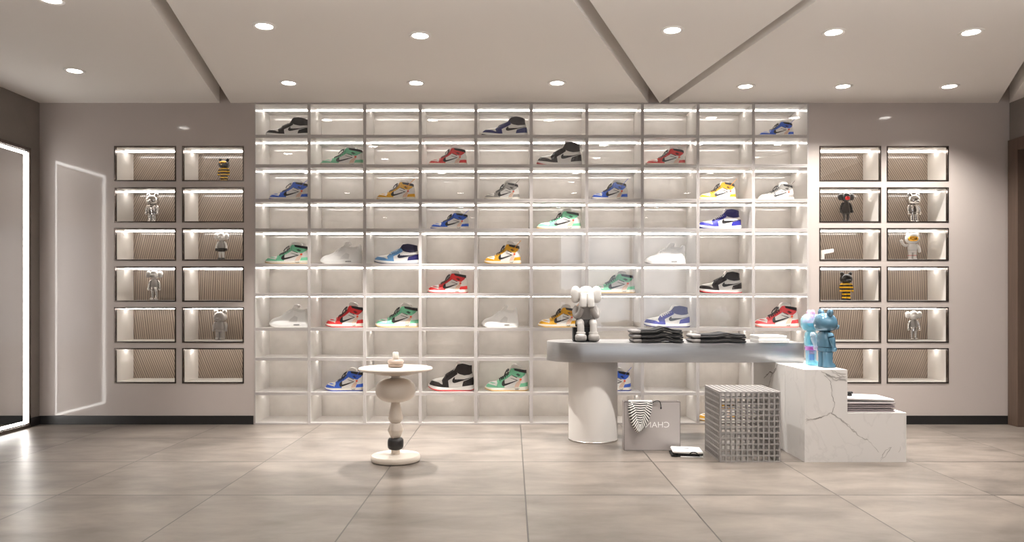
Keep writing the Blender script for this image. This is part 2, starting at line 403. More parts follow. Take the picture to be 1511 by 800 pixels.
# ------------------------------------------------------------------ shoe shelving: ten columns by ten rows behind glass
YS0, YS1 = D - 0.012, 8.075
ROWY = [150.5, 201.5, 245.0, 296.0, 339.7, 391.5, 435.0, 486.0, 530.0, 581.0, 625.0]
ZSH = [PZ(y, D) for y in ROWY]; HT = 0.0155
ROW = []                                # (floor z, ceiling z) of each row
for r in range(10):
    top = ZSH[r] - HT if r else PZ(154.3, D)
    bot = ZSH[r + 1] + HT if r < 9 else 0.0175
    ROW.append((bot, top))
CX = [374.7 + 81.85 * k for k in range(11)]
XV = [PX(x, D) for x in CX]
COLX = [((XV[c] if c else GX0) + (0.0155 if c else 0.010), (XV[c + 1] if c < 9 else GX1) - (0.0155 if c < 9 else 0.018)) for c in range(10)]
sh = thing('display_shelf', 'wide white backlit shoe shelving of a hundred glazed compartments against the far wall', 'shelving', ((GX0 + GX1) / 2, D, 0))
shx = sh.location.x
def S(x): return x - shx
def Yl(y): return y - D
for k in range(11):
    bm = bm_new()
    if k == 0: box(bm, S(GX0 + 0.001), S(COLX[0][0]), Yl(YS0), Yl(YS1), 0.001, PZ(152.4, D), 0, 1)
    elif k == 10: box(bm, S(COLX[9][1]), S(GX1 - 0.001), Yl(YS0), Yl(YS1), 0.001, PZ(152.4, D), 0, 1)
    else:
        for s in (-1, 1):
            a, b = sorted((XV[k] + s * 0.0155, XV[k] + s * 0.0022)); box(bm, S(a), S(b), Yl(YS0), Yl(YS1), 0.001, PZ(152.4, D), 0, 1)
        box(bm, S(XV[k] - 0.0022), S(XV[k] + 0.0022), Yl(YS0 + 0.006), Yl(YS1), 0.001, PZ(152.4, D), 0, 1)
    obj('vertical_divider', bm, [M['white_gloss'], M['shelf_edge']], sh)
for k in range(11):
    bm = bm_new()
    if k == 0: seg = [(ROW[0][1], PZ(152.4, D), 0)]
    elif k == 10: seg = [(0.001, ROW[9][0], 0)]
    else: seg = [(ZSH[k] - HT, ZSH[k] - 0.0022, 0), (ZSH[k] - 0.0022, ZSH[k] + 0.0022, 0.006), (ZSH[k] + 0.0022, ZSH[k] + HT, 0)]
    for c in range(10):
        for a, b, dy in seg: box(bm, S(COLX[c][0]), S(COLX[c][1]), Yl(YS0 + 0.002 + dy), Yl(YS1), a, b, 0, 1)
    obj('shelf_board', bm, [M['white_gloss'], M['shelf_edge']], sh)
bm = bm_new(); box(bm, S(GX0 + 0.002), S(GX1 - 0.002), Yl(YS1), Yl(YS1 + 0.02), 0.002, PZ(152.4, D)); obj('back_panel', bm, M['backstone'], sh)
for r in range(10):
    bm = bm_new(); zt = ROW[r][1]
    for c in range(10): box(bm, S(COLX[c][0] + 0.001), S(COLX[c][1] - 0.001), Yl(7.872), Yl(7.887), zt - 0.0075, zt - 0.0005)
    obj('light_strip', bm, M['led'], sh)
pane_cache = {}
for r in range(10):
    for c in range(10):
        bm = bm_new(); box(bm, S(COLX[c][0] + 0.001), S(COLX[c][1] - 0.001), Yl(YS0 + 0.010), Yl(YS0 + 0.015), ROW[r][0] + 0.001, ROW[r][1] - 0.001)
        obj('glass_pane', bm, M['glass'], sh)

# ------------------------------------------------------------------ wall niches
tilts = [0.62, 0.50, 0.24, 0.04, -0.12, -0.40]
ord6 = ['top', 'second', 'third', 'fourth', 'fifth', 'lowest']
ND = 0.37
RIB = {(s, r): rib_mat((1 if s == 'L' else -1) * tilts[r]) for s in 'LR' for r in range(6)}
NICHE = {}
inside = {('L', 0, 1): 'with a black and yellow bear', ('L', 1, 0): 'with a chrome bear', ('L', 2, 1): 'with the black-booted figure', ('L', 3, 0): 'with a chrome figure',
          ('L', 4, 1): 'with the grey bear', ('R', 1, 0): 'with the red-faced figure', ('R', 1, 1): 'with a chrome bear', ('R', 2, 1): 'with the astronaut bear',
          ('R', 3, 0): 'with a black and yellow bear', ('R', 4, 1): 'with a chrome figure', ('R', 2, 0): 'with the white riser'}
for s in 'LR':
    for ci, (xa, xb) in enumerate(n_cols[s]):
        for r, (ya, yb) in enumerate(n_rows):
            x0, x1, z0, z1 = PX(xa, D) + 0.001, PX(xb, D) - 0.001, PZ(yb, D) + 0.001, PZ(ya, D) - 0.001
            bank = 'mirror wall' if s == 'L' else 'doorway'
            near = (ci == 1) if s == 'L' else (ci == 0)
            wher = 'column by the shelving' if near else 'outer column'
            side = 'mirror side' if s == 'L' else 'doorway side'
            t = thing('wall_niche', f'lit wall niche {inside.get((s, r, ci), "empty")}, {ord6[r]} row, {side}, {wher}'.replace('doorway side, column by the shelving', 'doorway side, by the shelving').replace('a black and yellow bear, top', 'the gold-faced bear, top'), 'niche', ((x0 + x1) / 2, D, z0), 0, 'lit niches in the far wall')
            w, h = (x1 - x0) / 2, z1 - z0
            fw = 0.0115
            bm = bm_new()
            for a in ((-w, -w + fw, 0, h), (w - fw, w, 0, h), (-w + fw, w - fw, 0, fw), (-w + fw, w - fw, h - fw, h)): box(bm, a[0], a[1], -0.004, 0.03, a[2], a[3])
            obj('frame', bm, M['niche_frame'], t)
            bm = bm_new()
            for a in ((-w, -w + 0.01, 0, h), (w - 0.01, w, 0, h), (-w + 0.01, w - 0.01, 0, 0.015), (-w + 0.01, w - 0.01, h - 0.012, h)): box(bm, a[0], a[1], 0.03, ND, a[2], a[3])
            obj('lining', bm, M['niche_white'], t)
            bm = bm_new(); box(bm, -w, w, ND, ND + 0.015, 0, h); obj('back_panel', bm, RIB[(s, r)], t)
            bm = bm_new(); box(bm, -w + 0.012, w - 0.012, 0.20, 0.218, h - 0.021, h - 0.0125); obj('light_strip', bm, M['niche_led'], t)
            bm = bm_new(); box(bm, -w + fw, w - fw, 0.008, 0.013, fw, h - fw); obj('glass_pane', bm, M['glass'], t)
            NICHE[(s, r, ci)] = ((x0 + x1) / 2, z0 + 0.0155, h)

# ------------------------------------------------------------------ ceiling downlights
def downlight(x, y, label, power, beam=104):
    t = thing('ceiling_light', label, 'ceiling light', (x, y, ZC), 0, 'recessed ceiling lights')
    bm = bm_new(); n = 40
    prof = [(0.058, 0.0), (0.060, -0.006), (0.078, -0.010), (0.086, -0.004), (0.086, 0.0)]
    rs = [[(r * math.cos(2 * PI * i / n), r * math.sin(2 * PI * i / n), z - 0.0005) for i in range(n)] for r, z in prof]
    rings(bm, rs, cap0=False, cap1=False); obj('trim_ring', bm, M['white_trim'], t)
    bm = bm_new(); lathe(bm, [(0.058, -0.0005), (0.058, -0.004), (0.001, -0.0045)], n=32); obj('diffuser', bm, M['downlight'], t)
    l = bpy.data.lights.new('downlight_beam', 'SPOT'); l.energy = power; l.color = WARM[:3]; l.spot_size = R(beam); l.spot_blend = 1.0 if beam > 80 else 0.5; l.shadow_soft_size = 0.03
    o = bpy.data.objects.new('downlight_beam', l); COL.objects.link(o); o.parent = t; o.location = (0, 0, -0.03)
    return t
PW = 330
UP_FILL = 108
DL = [(110, 104, 0.25, 'round ceiling light nearest the lit mirror and dark side wall'), (426, 122, 1.2, 'round ceiling light near the shelving above its mirror-side end'),
      (614, 122, 2.6, 'round ceiling light near the shelving above the pedestal table'), (822, 122, 1, 'round ceiling light near the shelving on the panel before the V-shaped slot'),
      (1100, 127, 1.1, 'round ceiling light near the shelving just past the V-shaped slot'), (1244, 127, 0.8, 'round ceiling light near the wall above the doorway-side niches'),
      (1401, 127, 0.85, 'round ceiling light near the wall closest to the doorway'), (390, 38, 0.45, 'nearer round ceiling light beside the slanted slot towards the mirror'),
      (620, 52, 0.25, 'nearer round ceiling light roughly above the pedestal table'), (992, 44, 0.7, 'round ceiling light inside the triangular ceiling panel'),
      (1230, 47, 0.9, 'nearer round ceiling light between the triangular panel and the doorway'), (1433, 47, 0.9, 'nearer round ceiling light beside the slot towards the doorway'),
      (76, -1, 0.25, 'half visible round ceiling light at the edge on the mirror side')]
for x, y, k, lb in DL:
    d = F * (ZC - H) / (442 - y); downlight(PX(x, d), d, lb, PW * k, 62 if (x, y) in ((614, 122), (426, 122)) else 122 if x > 1240 else 104)
for j, y in enumerate((3.4, 1.2, -1.0, -3.0)):
    for i, x in enumerate((-3.2, -1.1, 1.0, 3.1)):
        downlight(x + (0.15 if j % 2 else 0), y, f'round ceiling light out of view behind the viewer, row {("nearest", "second", "third", "last")[j]}, place {("one", "two", "three", "four")[i]}', PW * (0.015 + 0.03 * i))

# added fill lights above the view, housed as hanging fittings, to brighten the ceiling
for i_, (x_, e_) in enumerate(((-3.0, 0.8), (0.1, 1.2), (3.2, 1.5))):
    t = thing('fill_uplight', ('added linear fill light on the mirror side, out of view', 'added linear fill light in the middle of the shop, out of view', 'added linear fill light on the doorway side, out of view')[i_], 'added fill light', (x_, 2.9, 2.62), 0, 'added fill lights')
    bm = bm_new(); box(bm, -1.4, 1.4, -0.05, 0.05, 0, 0.05); obj('housing', bm, M['chrome_trim'], t, bevel=0.004)
    bm = bm_new()
    for q in (-1.2, 1.2): tube(bm, [(q, 0, 0.05), (q, 0, ZC - 2.62 - 0.001)], 0.003, 6)
    obj('cable', bm, M['chrome_trim'], t)
    l = bpy.data.lights.new('uplight', 'AREA'); l.shape = 'RECTANGLE'; l.size = 2.7; l.size_y = 0.08; l.energy = UP_FILL * e_; l.color = WARM[:3]
    o = bpy.data.objects.new('uplight', l); COL.objects.link(o); o.parent = t; o.location = (0, 0, 0.06); o.rotation_euler = (PI, 0, 0)

# ------------------------------------------------------------------ sneakers
class Shape:
    def __init__(s, top, wid, sole_top, sole_bot, warp, wt=0.108, o0=0.45, o1=0.66):
        s.top_p, s.wid_p, s.st_p, s.sb_p, s.warp, s.wt, s.o0, s.o1 = top, wid, sole_top, sole_bot, warp, wt, o0, o1
    def top(s, x): return interp(s.top_p, x)
    def W(s, x): return max(0.0, interp(s.wid_p, x))
    def st(s, x): return interp(s.st_p, x)
    def sb(s, x): return interp(s.sb_p, x)
    def d(s, z): return s.warp[0] * sstep(s.warp[1], s.warp[2], z)
    def warpx(s, x, z): return x - max(0.0, 2 * x - 1) * s.d(z)
    def unwarp(s, xw, z):
        if xw <= 0.5: return xw
        d = s.d(z); return (xw - d) / (1 - 2 * d)
    def hw(s, x, z):
        zs, tp = s.st(x), s.top(x)
        t = clamp((z - zs) / max(tp - zs, 1e-4), 0, 1); o = sstep(s.o0, s.o1, x); W = s.W(x)
        cl = W * (1 - 0.22 * t) * max(0.0, 1 - t ** 2.6) ** 0.5
        wt = min(s.wt, W) * (W / max(s.W(0.8), 1e-4) if x > 0.85 else 1)
        op = W + (wt - W) * sstep(0, 0.75, t)
        return cl + (op - cl) * o
def dense(a, n=7): return catmull(a, n, closed=False)
WID = dense([(0.0, 0.0), (0.008, 0.038), (0.03, 0.078), (0.08, 0.118), (0.16, 0.147), (0.27, 0.160), (0.4, 0.152), (0.55, 0.134), (0.7, 0.126), (0.84, 0.124), (0.92, 0.108), (0.97, 0.075), (0.992, 0.036), (1.0, 0.0)])
SB = Shape(dense([(0, 0.13), (0.012, 0.165), (0.04, 0.20), (0.096, 0.242), (0.2, 0.272), (0.327, 0.30), (0.38, 0.345), (0.48, 0.405), (0.57, 0.462), (0.61, 0.53), (0.645, 0.585), (0.75, 0.602), (0.87, 0.58), (1.0, 0.545)]),
           WID, dense([(0, 0.142), (0.1, 0.118), (0.3, 0.085), (0.45, 0.078), (0.75, 0.098), (1, 0.128)]), dense([(0, 0.078), (0.06, 0.045), (0.15, 0.018), (0.28, 0.002), (0.4, 0.0), (0.9, 0.0), (1, 0.022)]), (0.048, 0.27, 0.45))
SA = Shape(dense([(0, 0.075), (0.012, 0.10), (0.04, 0.13), (0.09, 0.166), (0.18, 0.185), (0.27, 0.198), (0.33, 0.236), (0.42, 0.277), (0.52, 0.345), (0.575, 0.395), (0.61, 0.455), (0.68, 0.458), (0.8, 0.445), (1.0, 0.418)]),
           WID, dense([(0, 0.088), (0.1, 0.073), (0.3, 0.066), (0.6, 0.070), (1, 0.088)]), dense([(0, 0.040), (0.06, 0.024), (0.15, 0.008), (0.26, 0.0), (0.9, 0.0), (1, 0.012)]), (0.04, 0.25, 0.38))
SCs = Shape(dense([(0, 0.11), (0.012, 0.15), (0.04, 0.19), (0.1, 0.238), (0.2, 0.272), (0.3, 0.32), (0.42, 0.40), (0.54, 0.47), (0.6, 0.51), (0.66, 0.52), (0.78, 0.47), (0.88, 0.475), (1.0, 0.50)]),
            WID, dense([(0, 0.13), (0.1, 0.11), (0.3, 0.10), (0.6, 0.11), (1, 0.14)]), dense([(0, 0.07), (0.06, 0.038), (0.15, 0.012), (0.26, 0.0), (0.9, 0.0), (1, 0.014)]), (0.03, 0.3, 0.5))

def sh_body(S_):
    bm = bm_new(); rs = []
    xs = [0.004, 0.012, 0.025, 0.045, 0.07] + [0.1 + 0.02 * i for i in range(43)] + [0.955, 0.97, 0.983, 0.993, 0.998]
    NT = 16
    for x in xs:
        half = []
        zs, tp = S_.st(x) - 0.012, S_.top(x)
        for j in range(NT + 1):
            t = j / NT; t = 1 - (1 - t) ** 1.5; z = zs + t * (tp - zs)
            half.append((S_.warpx(x, z), S_.hw(x, z), z))
        o = sstep(S_.o1 - 0.02, S_.o1 + 0.03, x) * (1 - sstep(0.955, 0.99, x))
        yt = half[-1][1]
        inn = [(half[-1][0], max(0.0, yt - 0.018 * o), tp - 0.002 * o), (half[-1][0], max(0.0, (yt - 0.03)) * o + yt * (1 - o) * 0.5, tp - 0.10 * o)]
        half += inn
        rs.append([(a, -b, c) for a, b, c in half] + [(a, b, c) for a, b, c in reversed(half)])
    rings(bm, rs); return bm
def sh_sole(S_, lo, hi, grow, ext=0.012):
    bm = bm_new(); rs = []
    for i in range(41):
        u = i / 40; u = 0.5 - 0.5 * math.cos(PI * (0.012 + 0.976 * u)); x = -ext + (1 + 2 * ext) * u
        xc = clamp(x, 0.003, 0.997); sb, st = S_.sb(xc), S_.st(xc)
        z0, z1 = sb + lo * 1.0, (st if hi is None else sb + hi)
        w = S_.W(clamp(u, 0.004, 0.996)) + grow * math.sin(PI * u) ** 0.25
        rs.append([(x, -w * 0.96, z0), (x, -w, z0 + 0.3 * (z1 - z0)), (x, -w * 0.995, z0 + 0.8 * (z1 - z0)), (x, -w * 0.97, z1), (x, w * 0.97, z1), (x, w * 0.995, z0 + 0.8 * (z1 - z0)), (x, w, z0 + 0.3 * (z1 - z0)), (x, w * 0.96, z0)])
    rings(bm, rs); return bm
def sh_panel(S_, polys, off=0.004, smooth_n=0, both=True):
    bm = bm_new()
    for poly in polys:
        pts = catmull(poly, smooth_n) if smooth_n else poly
        f = bm.faces.new([bm.verts.new((x, 0, z)) for x, z in pts])
    bmesh.ops.triangulate(bm, faces=list(bm.faces), ngon_method='EAR_CLIP')
    for k in range(1, 34):
        bmesh.ops.bisect_plane(bm, geom=list(bm.verts) + list(bm.edges) + list(bm.faces), plane_co=(k * 0.03, 0, 0), plane_no=(1, 0, 0))
    for k in range(1, 22):
        bmesh.ops.bisect_plane(bm, geom=list(bm.verts) + list(bm.edges) + list(bm.faces), plane_co=(0, 0, k * 0.03), plane_no=(0, 0, 1))
    bmesh.ops.triangulate(bm, faces=list(bm.faces))
    def put(v, o):
        x, z = v.co.x, v.co.z
        xp = clamp(S_.unwarp(x, z), 0.006, 0.994)
        tp, zs = S_.top(xp), S_.st(xp)
        e = 1e-3; y = S_.hw(xp, min(z, tp))
        dx = (S_.hw(clamp(xp + 0.01, 0, 1), min(z, S_.top(clamp(xp + 0.01, 0, 1)))) - S_.hw(clamp(xp - 0.01, 0, 1), min(z, S_.top(clamp(xp - 0.01, 0, 1))))) / 0.02
        zz = min(z, tp - 1e-3); dz = (S_.hw(xp, zz) - S_.hw(xp, max(zs, zz - 0.012))) / 0.012
        n = Vector((-clamp(dx, -3, 3), 1, -clamp(dz, -4, 4))).normalized()
        xx = S_.warpx(xp, z)
        v.co = Vector((xx, y, min(z, tp))) + n * o
    be = [e for e in bm.edges if e.is_boundary]
    r = bmesh.ops.extrude_edge_only(bm, edges=be)
    low = {v for v in r['geom'] if isinstance(v, bmesh.types.BMVert)}
    for v in bm.verts: put(v, -0.006 if v in low else off)
    if both:
        g = bmesh.ops.duplicate(bm, geom=list(bm.verts) + list(bm.edges) + list(bm.faces))
        for v in g['geom']:
            if isinstance(v, bmesh.types.BMVert): v.co.y = -v.co.y
    else:
        for v in bm.verts: v.co.y = -v.co.y
    return bm
def xz_prism(poly, hwid, bevel=0.012, taper=1.0):
    bm = bm_new(); pts = catmull(poly, 4)
    a = [bm.verts.new((x, -hwid, z)) for x, z in pts]; b = [bm.verts.new((x, hwid, z)) for x, z in pts]
    bm.faces.new(a); bm.faces.new(list(reversed(b)))
    for i in range(len(pts)):
        j = (i + 1) % len(pts); bm.faces.new((a[i], b[i], b[j], a[j]))
    es = [e for e in bm.edges if abs(e.verts[0].co.y - e.verts[1].co.y) < 1e-6]
    bmesh.ops.bevel(bm, geom=es, offset=bevel, segments=3, profile=0.5, affect='EDGES', clamp_overlap=True)
    return bm
def sh_laces(S_, x0, x1, n, rad, bow=False, drop=0.05):
    bm = bm_new()
    for k in range(n):
        x = x0 + (x1 - x0) * k / (n - 1); tp = S_.top(x); z1 = tp - drop; xa = x + 0.012
        y1 = S_.hw(xa, z1) + rad * 0.6
        pts = []
        for u in range(9):
            q = -1 + 2 * u / 8; z = tp + rad * 0.7 - (drop) * abs(q) ** 2.2; pts.append((x + 0.02 * abs(q), y1 * q, z))
        tube(bm, pts, rad, 6)
        if k < n - 1:
            x2 = x + (x1 - x0) / (n - 1)
            for s in (-1, 1): tube(bm, [(x + 0.02, s * y1 * 0.9, z1 + 0.012), ((x + x2) / 2, s * y1 * 0.55, S_.top((x + x2) / 2) + rad * 0.2), (x2, s * 0.01, S_.top(x2) + rad)], rad * 0.9, 6)
    if bow:
        x = x1 - 0.01; z = S_.top(x) + 0.012
        for s in (-1, 1):
            tube(bm, [(x, 0, z), (x - 0.03, s * 0.07, z + 0.035), (x - 0.05, s * 0.125, z + 0.0), (x - 0.04, s * 0.14, z - 0.06), (x - 0.01, s * 0.09, z - 0.03), (x, 0, z)], rad, 6)
            tube(bm, [(x, 0, z), (x - 0.06, s * 0.08, z + 0.012), (x - 0.10, s * 0.14, z - 0.05), (x - 0.12, s * 0.155, z - 0.10)], rad, 6)
    return bm

def J(name, bm): return (name, mesh_of('sneaker_' + name, bm, M['white_ink'], smooth=True))
def flat(name, bm): return (name, mesh_of('sneaker_' + name, bm, M['white_ink']))
swB = [(0.583, 0.300), (0.548, 0.272), (0.530, 0.235), (0.534, 0.195), (0.565, 0.174), (0.62, 0.182), (0.74, 0.218), (0.86, 0.256), (0.955, 0.292), (0.86, 0.272), (0.75, 0.243), (0.66, 0.224), (0.615, 0.222), (0.590, 0.240), (0.580, 0.268)]
swA = [(0.452, 0.222), (0.410, 0.192), (0.388, 0.155), (0.392, 0.118), (0.425, 0.096), (0.47, 0.106), (0.58, 0.142), (0.69, 0.182), (0.772, 0.214), (0.68, 0.196), (0.58, 0.170), (0.50, 0.150), (0.462, 0.146), (0.443, 0.160), (0.442, 0.19)]
PB = [J('upper', sh_body(SB)), J('midsole', sh_sole(SB, 0.018, None, 0.012)), J('outsole', sh_sole(SB, 0.0, 0.022, 0.016, 0.014)),
      J('toe_overlay', sh_panel(SB, [[(0.012, 0.13), (0.022, 0.165), (0.05, 0.205), (0.075, 0.222), (0.15, 0.205), (0.237, 0.185), (0.288, 0.150), (0.318, 0.142), (0.30, 0.083), (0.16, 0.10), (0.05, 0.125)]])),
      J('eyestay', sh_panel(SB, [[(0.295, 0.225), (0.345, 0.302), (0.38, 0.332), (0.48, 0.392), (0.57, 0.450), (0.602, 0.50), (0.635, 0.43), (0.64, 0.365), (0.545, 0.295), (0.436, 0.226), (0.432, 0.15), (0.455, 0.077), (0.29, 0.083), (0.318, 0.15)]], 0.005)),
      J('heel_counter', sh_panel(SB, [[(0.748, 0.095), (0.755, 0.15), (0.775, 0.208), (0.87, 0.245), (0.94, 0.275), (0.985, 0.30), (0.993, 0.24), (0.997, 0.17), (0.994, 0.125)]])),
      J('collar', sh_panel(SB, [[(0.592, 0.47), (0.615, 0.53), (0.648, 0.578), (0.75, 0.597), (0.87, 0.577), (0.945, 0.55), (0.949, 0.46), (0.958, 0.38), (0.90, 0.352), (0.80, 0.338), (0.70, 0.362), (0.647, 0.385), (0.63, 0.43)]], 0.010)),
      J('tongue', xz_prism([(0.575, 0.44), (0.590, 0.51), (0.618, 0.59), (0.645, 0.622), (0.69, 0.618), (0.70, 0.58), (0.66, 0.52), (0.63, 0.45)], 0.065)),
      J('laces', sh_laces(SB, 0.365, 0.60, 7, 0.0125, False, 0.055)),
      J('swoosh', sh_panel(SB, [swB], 0.009, 5))]
PA = [J('upper', sh_body(SA)), J('midsole', sh_sole(SA, 0.014, None, 0.012)), J('outsole', sh_sole(SA, 0.0, 0.018, 0.016, 0.014)),
      J('toe_overlay', sh_panel(SA, [[(0.010, 0.08), (0.03, 0.112), (0.065, 0.142), (0.15, 0.125), (0.245, 0.105), (0.285, 0.066), (0.16, 0.068), (0.05, 0.078)], [(0.10, 0.160), (0.15, 0.170), (0.21, 0.162), (0.24, 0.150), (0.17, 0.148)]])),
      J('eyestay', sh_panel(SA, [[(0.27, 0.190), (0.325, 0.226), (0.42, 0.268), (0.52, 0.336), (0.575, 0.385), (0.60, 0.36), (0.616, 0.315), (0.483, 0.234), (0.417, 0.208), (0.385, 0.165), (0.385, 0.112), (0.45, 0.064), (0.245, 0.064), (0.318, 0.105), (0.292, 0.15)]], 0.005)),
      J('ankle_panel', sh_panel(SA, [[(0.560, 0.372), (0.585, 0.415), (0.612, 0.452), (0.68, 0.456), (0.80, 0.44), (0.955, 0.41), (0.945, 0.35), (0.92, 0.311), (0.84, 0.258), (0.748, 0.278), (0.63, 0.317)]], 0.006)),
      J('collar', sh_panel(SA, [[(0.670, 0.452), (0.80, 0.440), (0.960, 0.414), (0.955, 0.352), (0.80, 0.383), (0.685, 0.41)]], 0.014)),
      J('ankle_patch', sh_panel(SA, [[(0.715, 0.335), (0.765, 0.352), (0.83, 0.315), (0.78, 0.292)]], 0.012)),
      J('heel_counter', sh_panel(SA, [[(0.795, 0.075), (0.828, 0.150), (0.91, 0.158), (0.992, 0.170), (0.996, 0.12), (0.993, 0.09)]])),
      J('heel_strap', sh_panel(SA, [[(0.68, 0.068), (0.70, 0.12), (0.735, 0.166), (0.80, 0.212), (0.855, 0.235), (0.828, 0.17), (0.79, 0.09), (0.785, 0.07)]], 0.006)),
      J('swoosh', sh_panel(SA, [swA], 0.010, 5)),
      J('swoosh_frame', sh_panel(SA, [[(0.60, 0.322), (0.615, 0.322), (0.75, 0.272), (0.745, 0.258)], [(0.59, 0.258), (0.605, 0.260), (0.755, 0.216), (0.74, 0.208)]], 0.008)),
      J('orange_tab', sh_panel(SA, [[(0.80, 0.242), (0.845, 0.25), (0.852, 0.215), (0.81, 0.205)]], 0.013)),
      J('tongue', xz_prism([(0.545, 0.365), (0.575, 0.44), (0.605, 0.50), (0.66, 0.532), (0.74, 0.522), (0.805, 0.485), (0.80, 0.44), (0.70, 0.43), (0.62, 0.38)], 0.075, 0.02)),
      J('laces', sh_laces(SA, 0.325, 0.575, 7, 0.011, True, 0.04))]
PC = [J('upper', sh_body(SCs)), J('midsole', sh_sole(SCs, 0.016, None, 0.014)), J('outsole', sh_sole(SCs, 0.0, 0.02, 0.016, 0.014)),
      J('toe_overlay', sh_panel(SCs, [[(0.012, 0.12), (0.03, 0.165), (0.07, 0.205), (0.16, 0.19), (0.25, 0.165), (0.29, 0.105), (0.15, 0.106), (0.05, 0.118)]])),
      J('lace_wing', sh_panel(SCs, [[(0.30, 0.29), (0.42, 0.385), (0.53, 0.45), (0.60, 0.47), (0.66, 0.37), (0.56, 0.26), (0.50, 0.22), (0.36, 0.24)]], 0.010)),
      J('side_netting', sh_panel(SCs, [[(0.50, 0.14), (0.53, 0.21), (0.64, 0.31), (0.72, 0.26), (0.70, 0.14)]], 0.004)),
      J('heel_counter', sh_panel(SCs, [[(0.74, 0.115), (0.76, 0.23), (0.84, 0.32), (0.955, 0.36), (0.99, 0.26), (0.994, 0.14)]], 0.007)),
      J('heel_tab', xz_prism([(0.90, 0.34), (0.895, 0.42), (0.905, 0.50), (0.935, 0.545), (0.972, 0.525), (0.985, 0.45), (0.985, 0.36)], 0.06, 0.015)),
      J('collar', sh_panel(SCs, [[(0.60, 0.45), (0.62, 0.505), (0.67, 0.512), (0.78, 0.467), (0.90, 0.474), (0.90, 0.42), (0.78, 0.39), (0.67, 0.43)]], 0.014)),
      J('tongue', xz_prism([(0.52, 0.43), (0.55, 0.50), (0.60, 0.575), (0.65, 0.615), (0.72, 0.60), (0.73, 0.55), (0.66, 0.50), (0.58, 0.43)], 0.075, 0.02)),
      J('laces', sh_laces(SCs, 0.34, 0.60, 6, 0.013, False, 0.05)),
      J('air_window', sh_panel(SCs, [[(0.62, 0.052), (0.63, 0.078), (0.76, 0.082), (0.77, 0.058)]], 0.022))]
tie_bm = bm_new(); tube(tie_bm, [(0.80, -0.115, 0.33), (0.86, -0.13, 0.40), (0.92, -0.12, 0.46), (1.005, -0.10, 0.545)], 0.0075, 6); blob(tie_bm, (0.80, -0.12, 0.335), (0.018, 0.012, 0.018))
TIE = mesh_of('sneaker_zip_tie', tie_bm, M['white_ink'], smooth=True)
AIRM = text_mesh('"AIR"', 0.055, M['black_ink'], 0.001)
vs_ = SA
for v in AIRM.vertices:
    x = v.co.x + 0.745; y = -(SA.W(x) + 0.0135); v.co = Vector((x, y + v.co.y * 0.3, v.co.z + 0.018))

_mc = {}
def cm(rgb, rough=0.5):
    k = (rgb, rough)
    if k not in _mc: _mc[k] = mat('sneaker leather %d %d %d' % rgb, srgb(*rgb), rough, bump=0.08, bscale=90)
    return _mc[k]
WHT, BLK, BONE = (240, 237, 232), (28, 26, 27), (232, 224, 208)
def varA(c, out, vamp=WHT, tie=None, tongue=WHT, swoosh=BLK, patch=None, heel=(226, 196, 176), mid=(240, 234, 222)):
    return dict(type='A', upper=WHT if vamp is None else vamp, midsole=mid, outsole=out, toe_overlay=c, eyestay=c, ankle_panel=c, collar=BLK, ankle_patch=patch or tuple(int(v * 0.45) for v in c),
                heel_counter=c, heel_strap=heel, swoosh=swoosh, swoosh_frame=BLK, orange_tab=(232, 88, 48), tongue=tongue, laces=BLK, tie=tie)
def varB(toe, heel=None, collar=None, out=None, laces=None, tongue=None, swoosh=BLK, eye=None):
    return dict(type='B', upper=WHT, midsole=(242, 240, 236), outsole=out or toe, toe_overlay=toe, eyestay=eye or toe, heel_counter=heel or toe, collar=collar or toe, tongue=tongue or toe, laces=laces or toe, swoosh=swoosh)
def varC():
    w = (248, 246, 243)
    return dict(type='C', upper=w, midsole=(244, 243, 240), outsole=(236, 233, 228), toe_overlay=(246, 245, 242), lace_wing=(250, 249, 247), side_netting=(222, 220, 217), heel_counter=(246, 245, 242), heel_tab=(248, 247, 245),
                collar=(236, 234, 230), tongue=(246, 244, 241), laces=(252, 251, 249), air_window=(120, 117, 115))
GREEN, RED, BLUE, YEL, GRY = (126, 204, 164), (212, 42, 44), (50, 98, 206), (226, 168, 28), (158, 154, 148)
vGreen = varA(GREEN, (205, 165, 96)); vRed = varA(RED, (196, 44, 48)); vBlue = varA(BLUE, (60, 80, 170), tie=(70, 90, 190)); vYel = varA(YEL, (206, 160, 50), tie=(226, 150, 30)); vGry = varA(GRY, (200, 194, 184), tie=(120, 112, 106))
vBlack = varB(BLK, out=(230, 228, 224)); vNavy = varB((38, 44, 104), out=(40, 40, 60), laces=(50, 54, 100), collar=(44, 38, 48)); vRedSole = varB((32, 22, 22), out=(190, 40, 44), tongue=(240, 225, 222), collar=(30, 22, 23))
vUNC = varB((92, 142, 190), heel=(30, 28, 92), collar=(24, 22, 56), out=(60, 70, 100), laces=(170, 200, 222), tongue=WHT, swoosh=(36, 40, 60))
vRoyal = varB((38, 36, 142), collar=(30, 28, 96), out=(40, 42, 110), laces=WHT, tongue=WHT)
vRed0 = varA(RED, (196, 44, 48), tongue=(246, 236, 232)); vPink = varA((224, 74, 78), (214, 120, 110), mid=(244, 228, 218))
vWhite = varC()
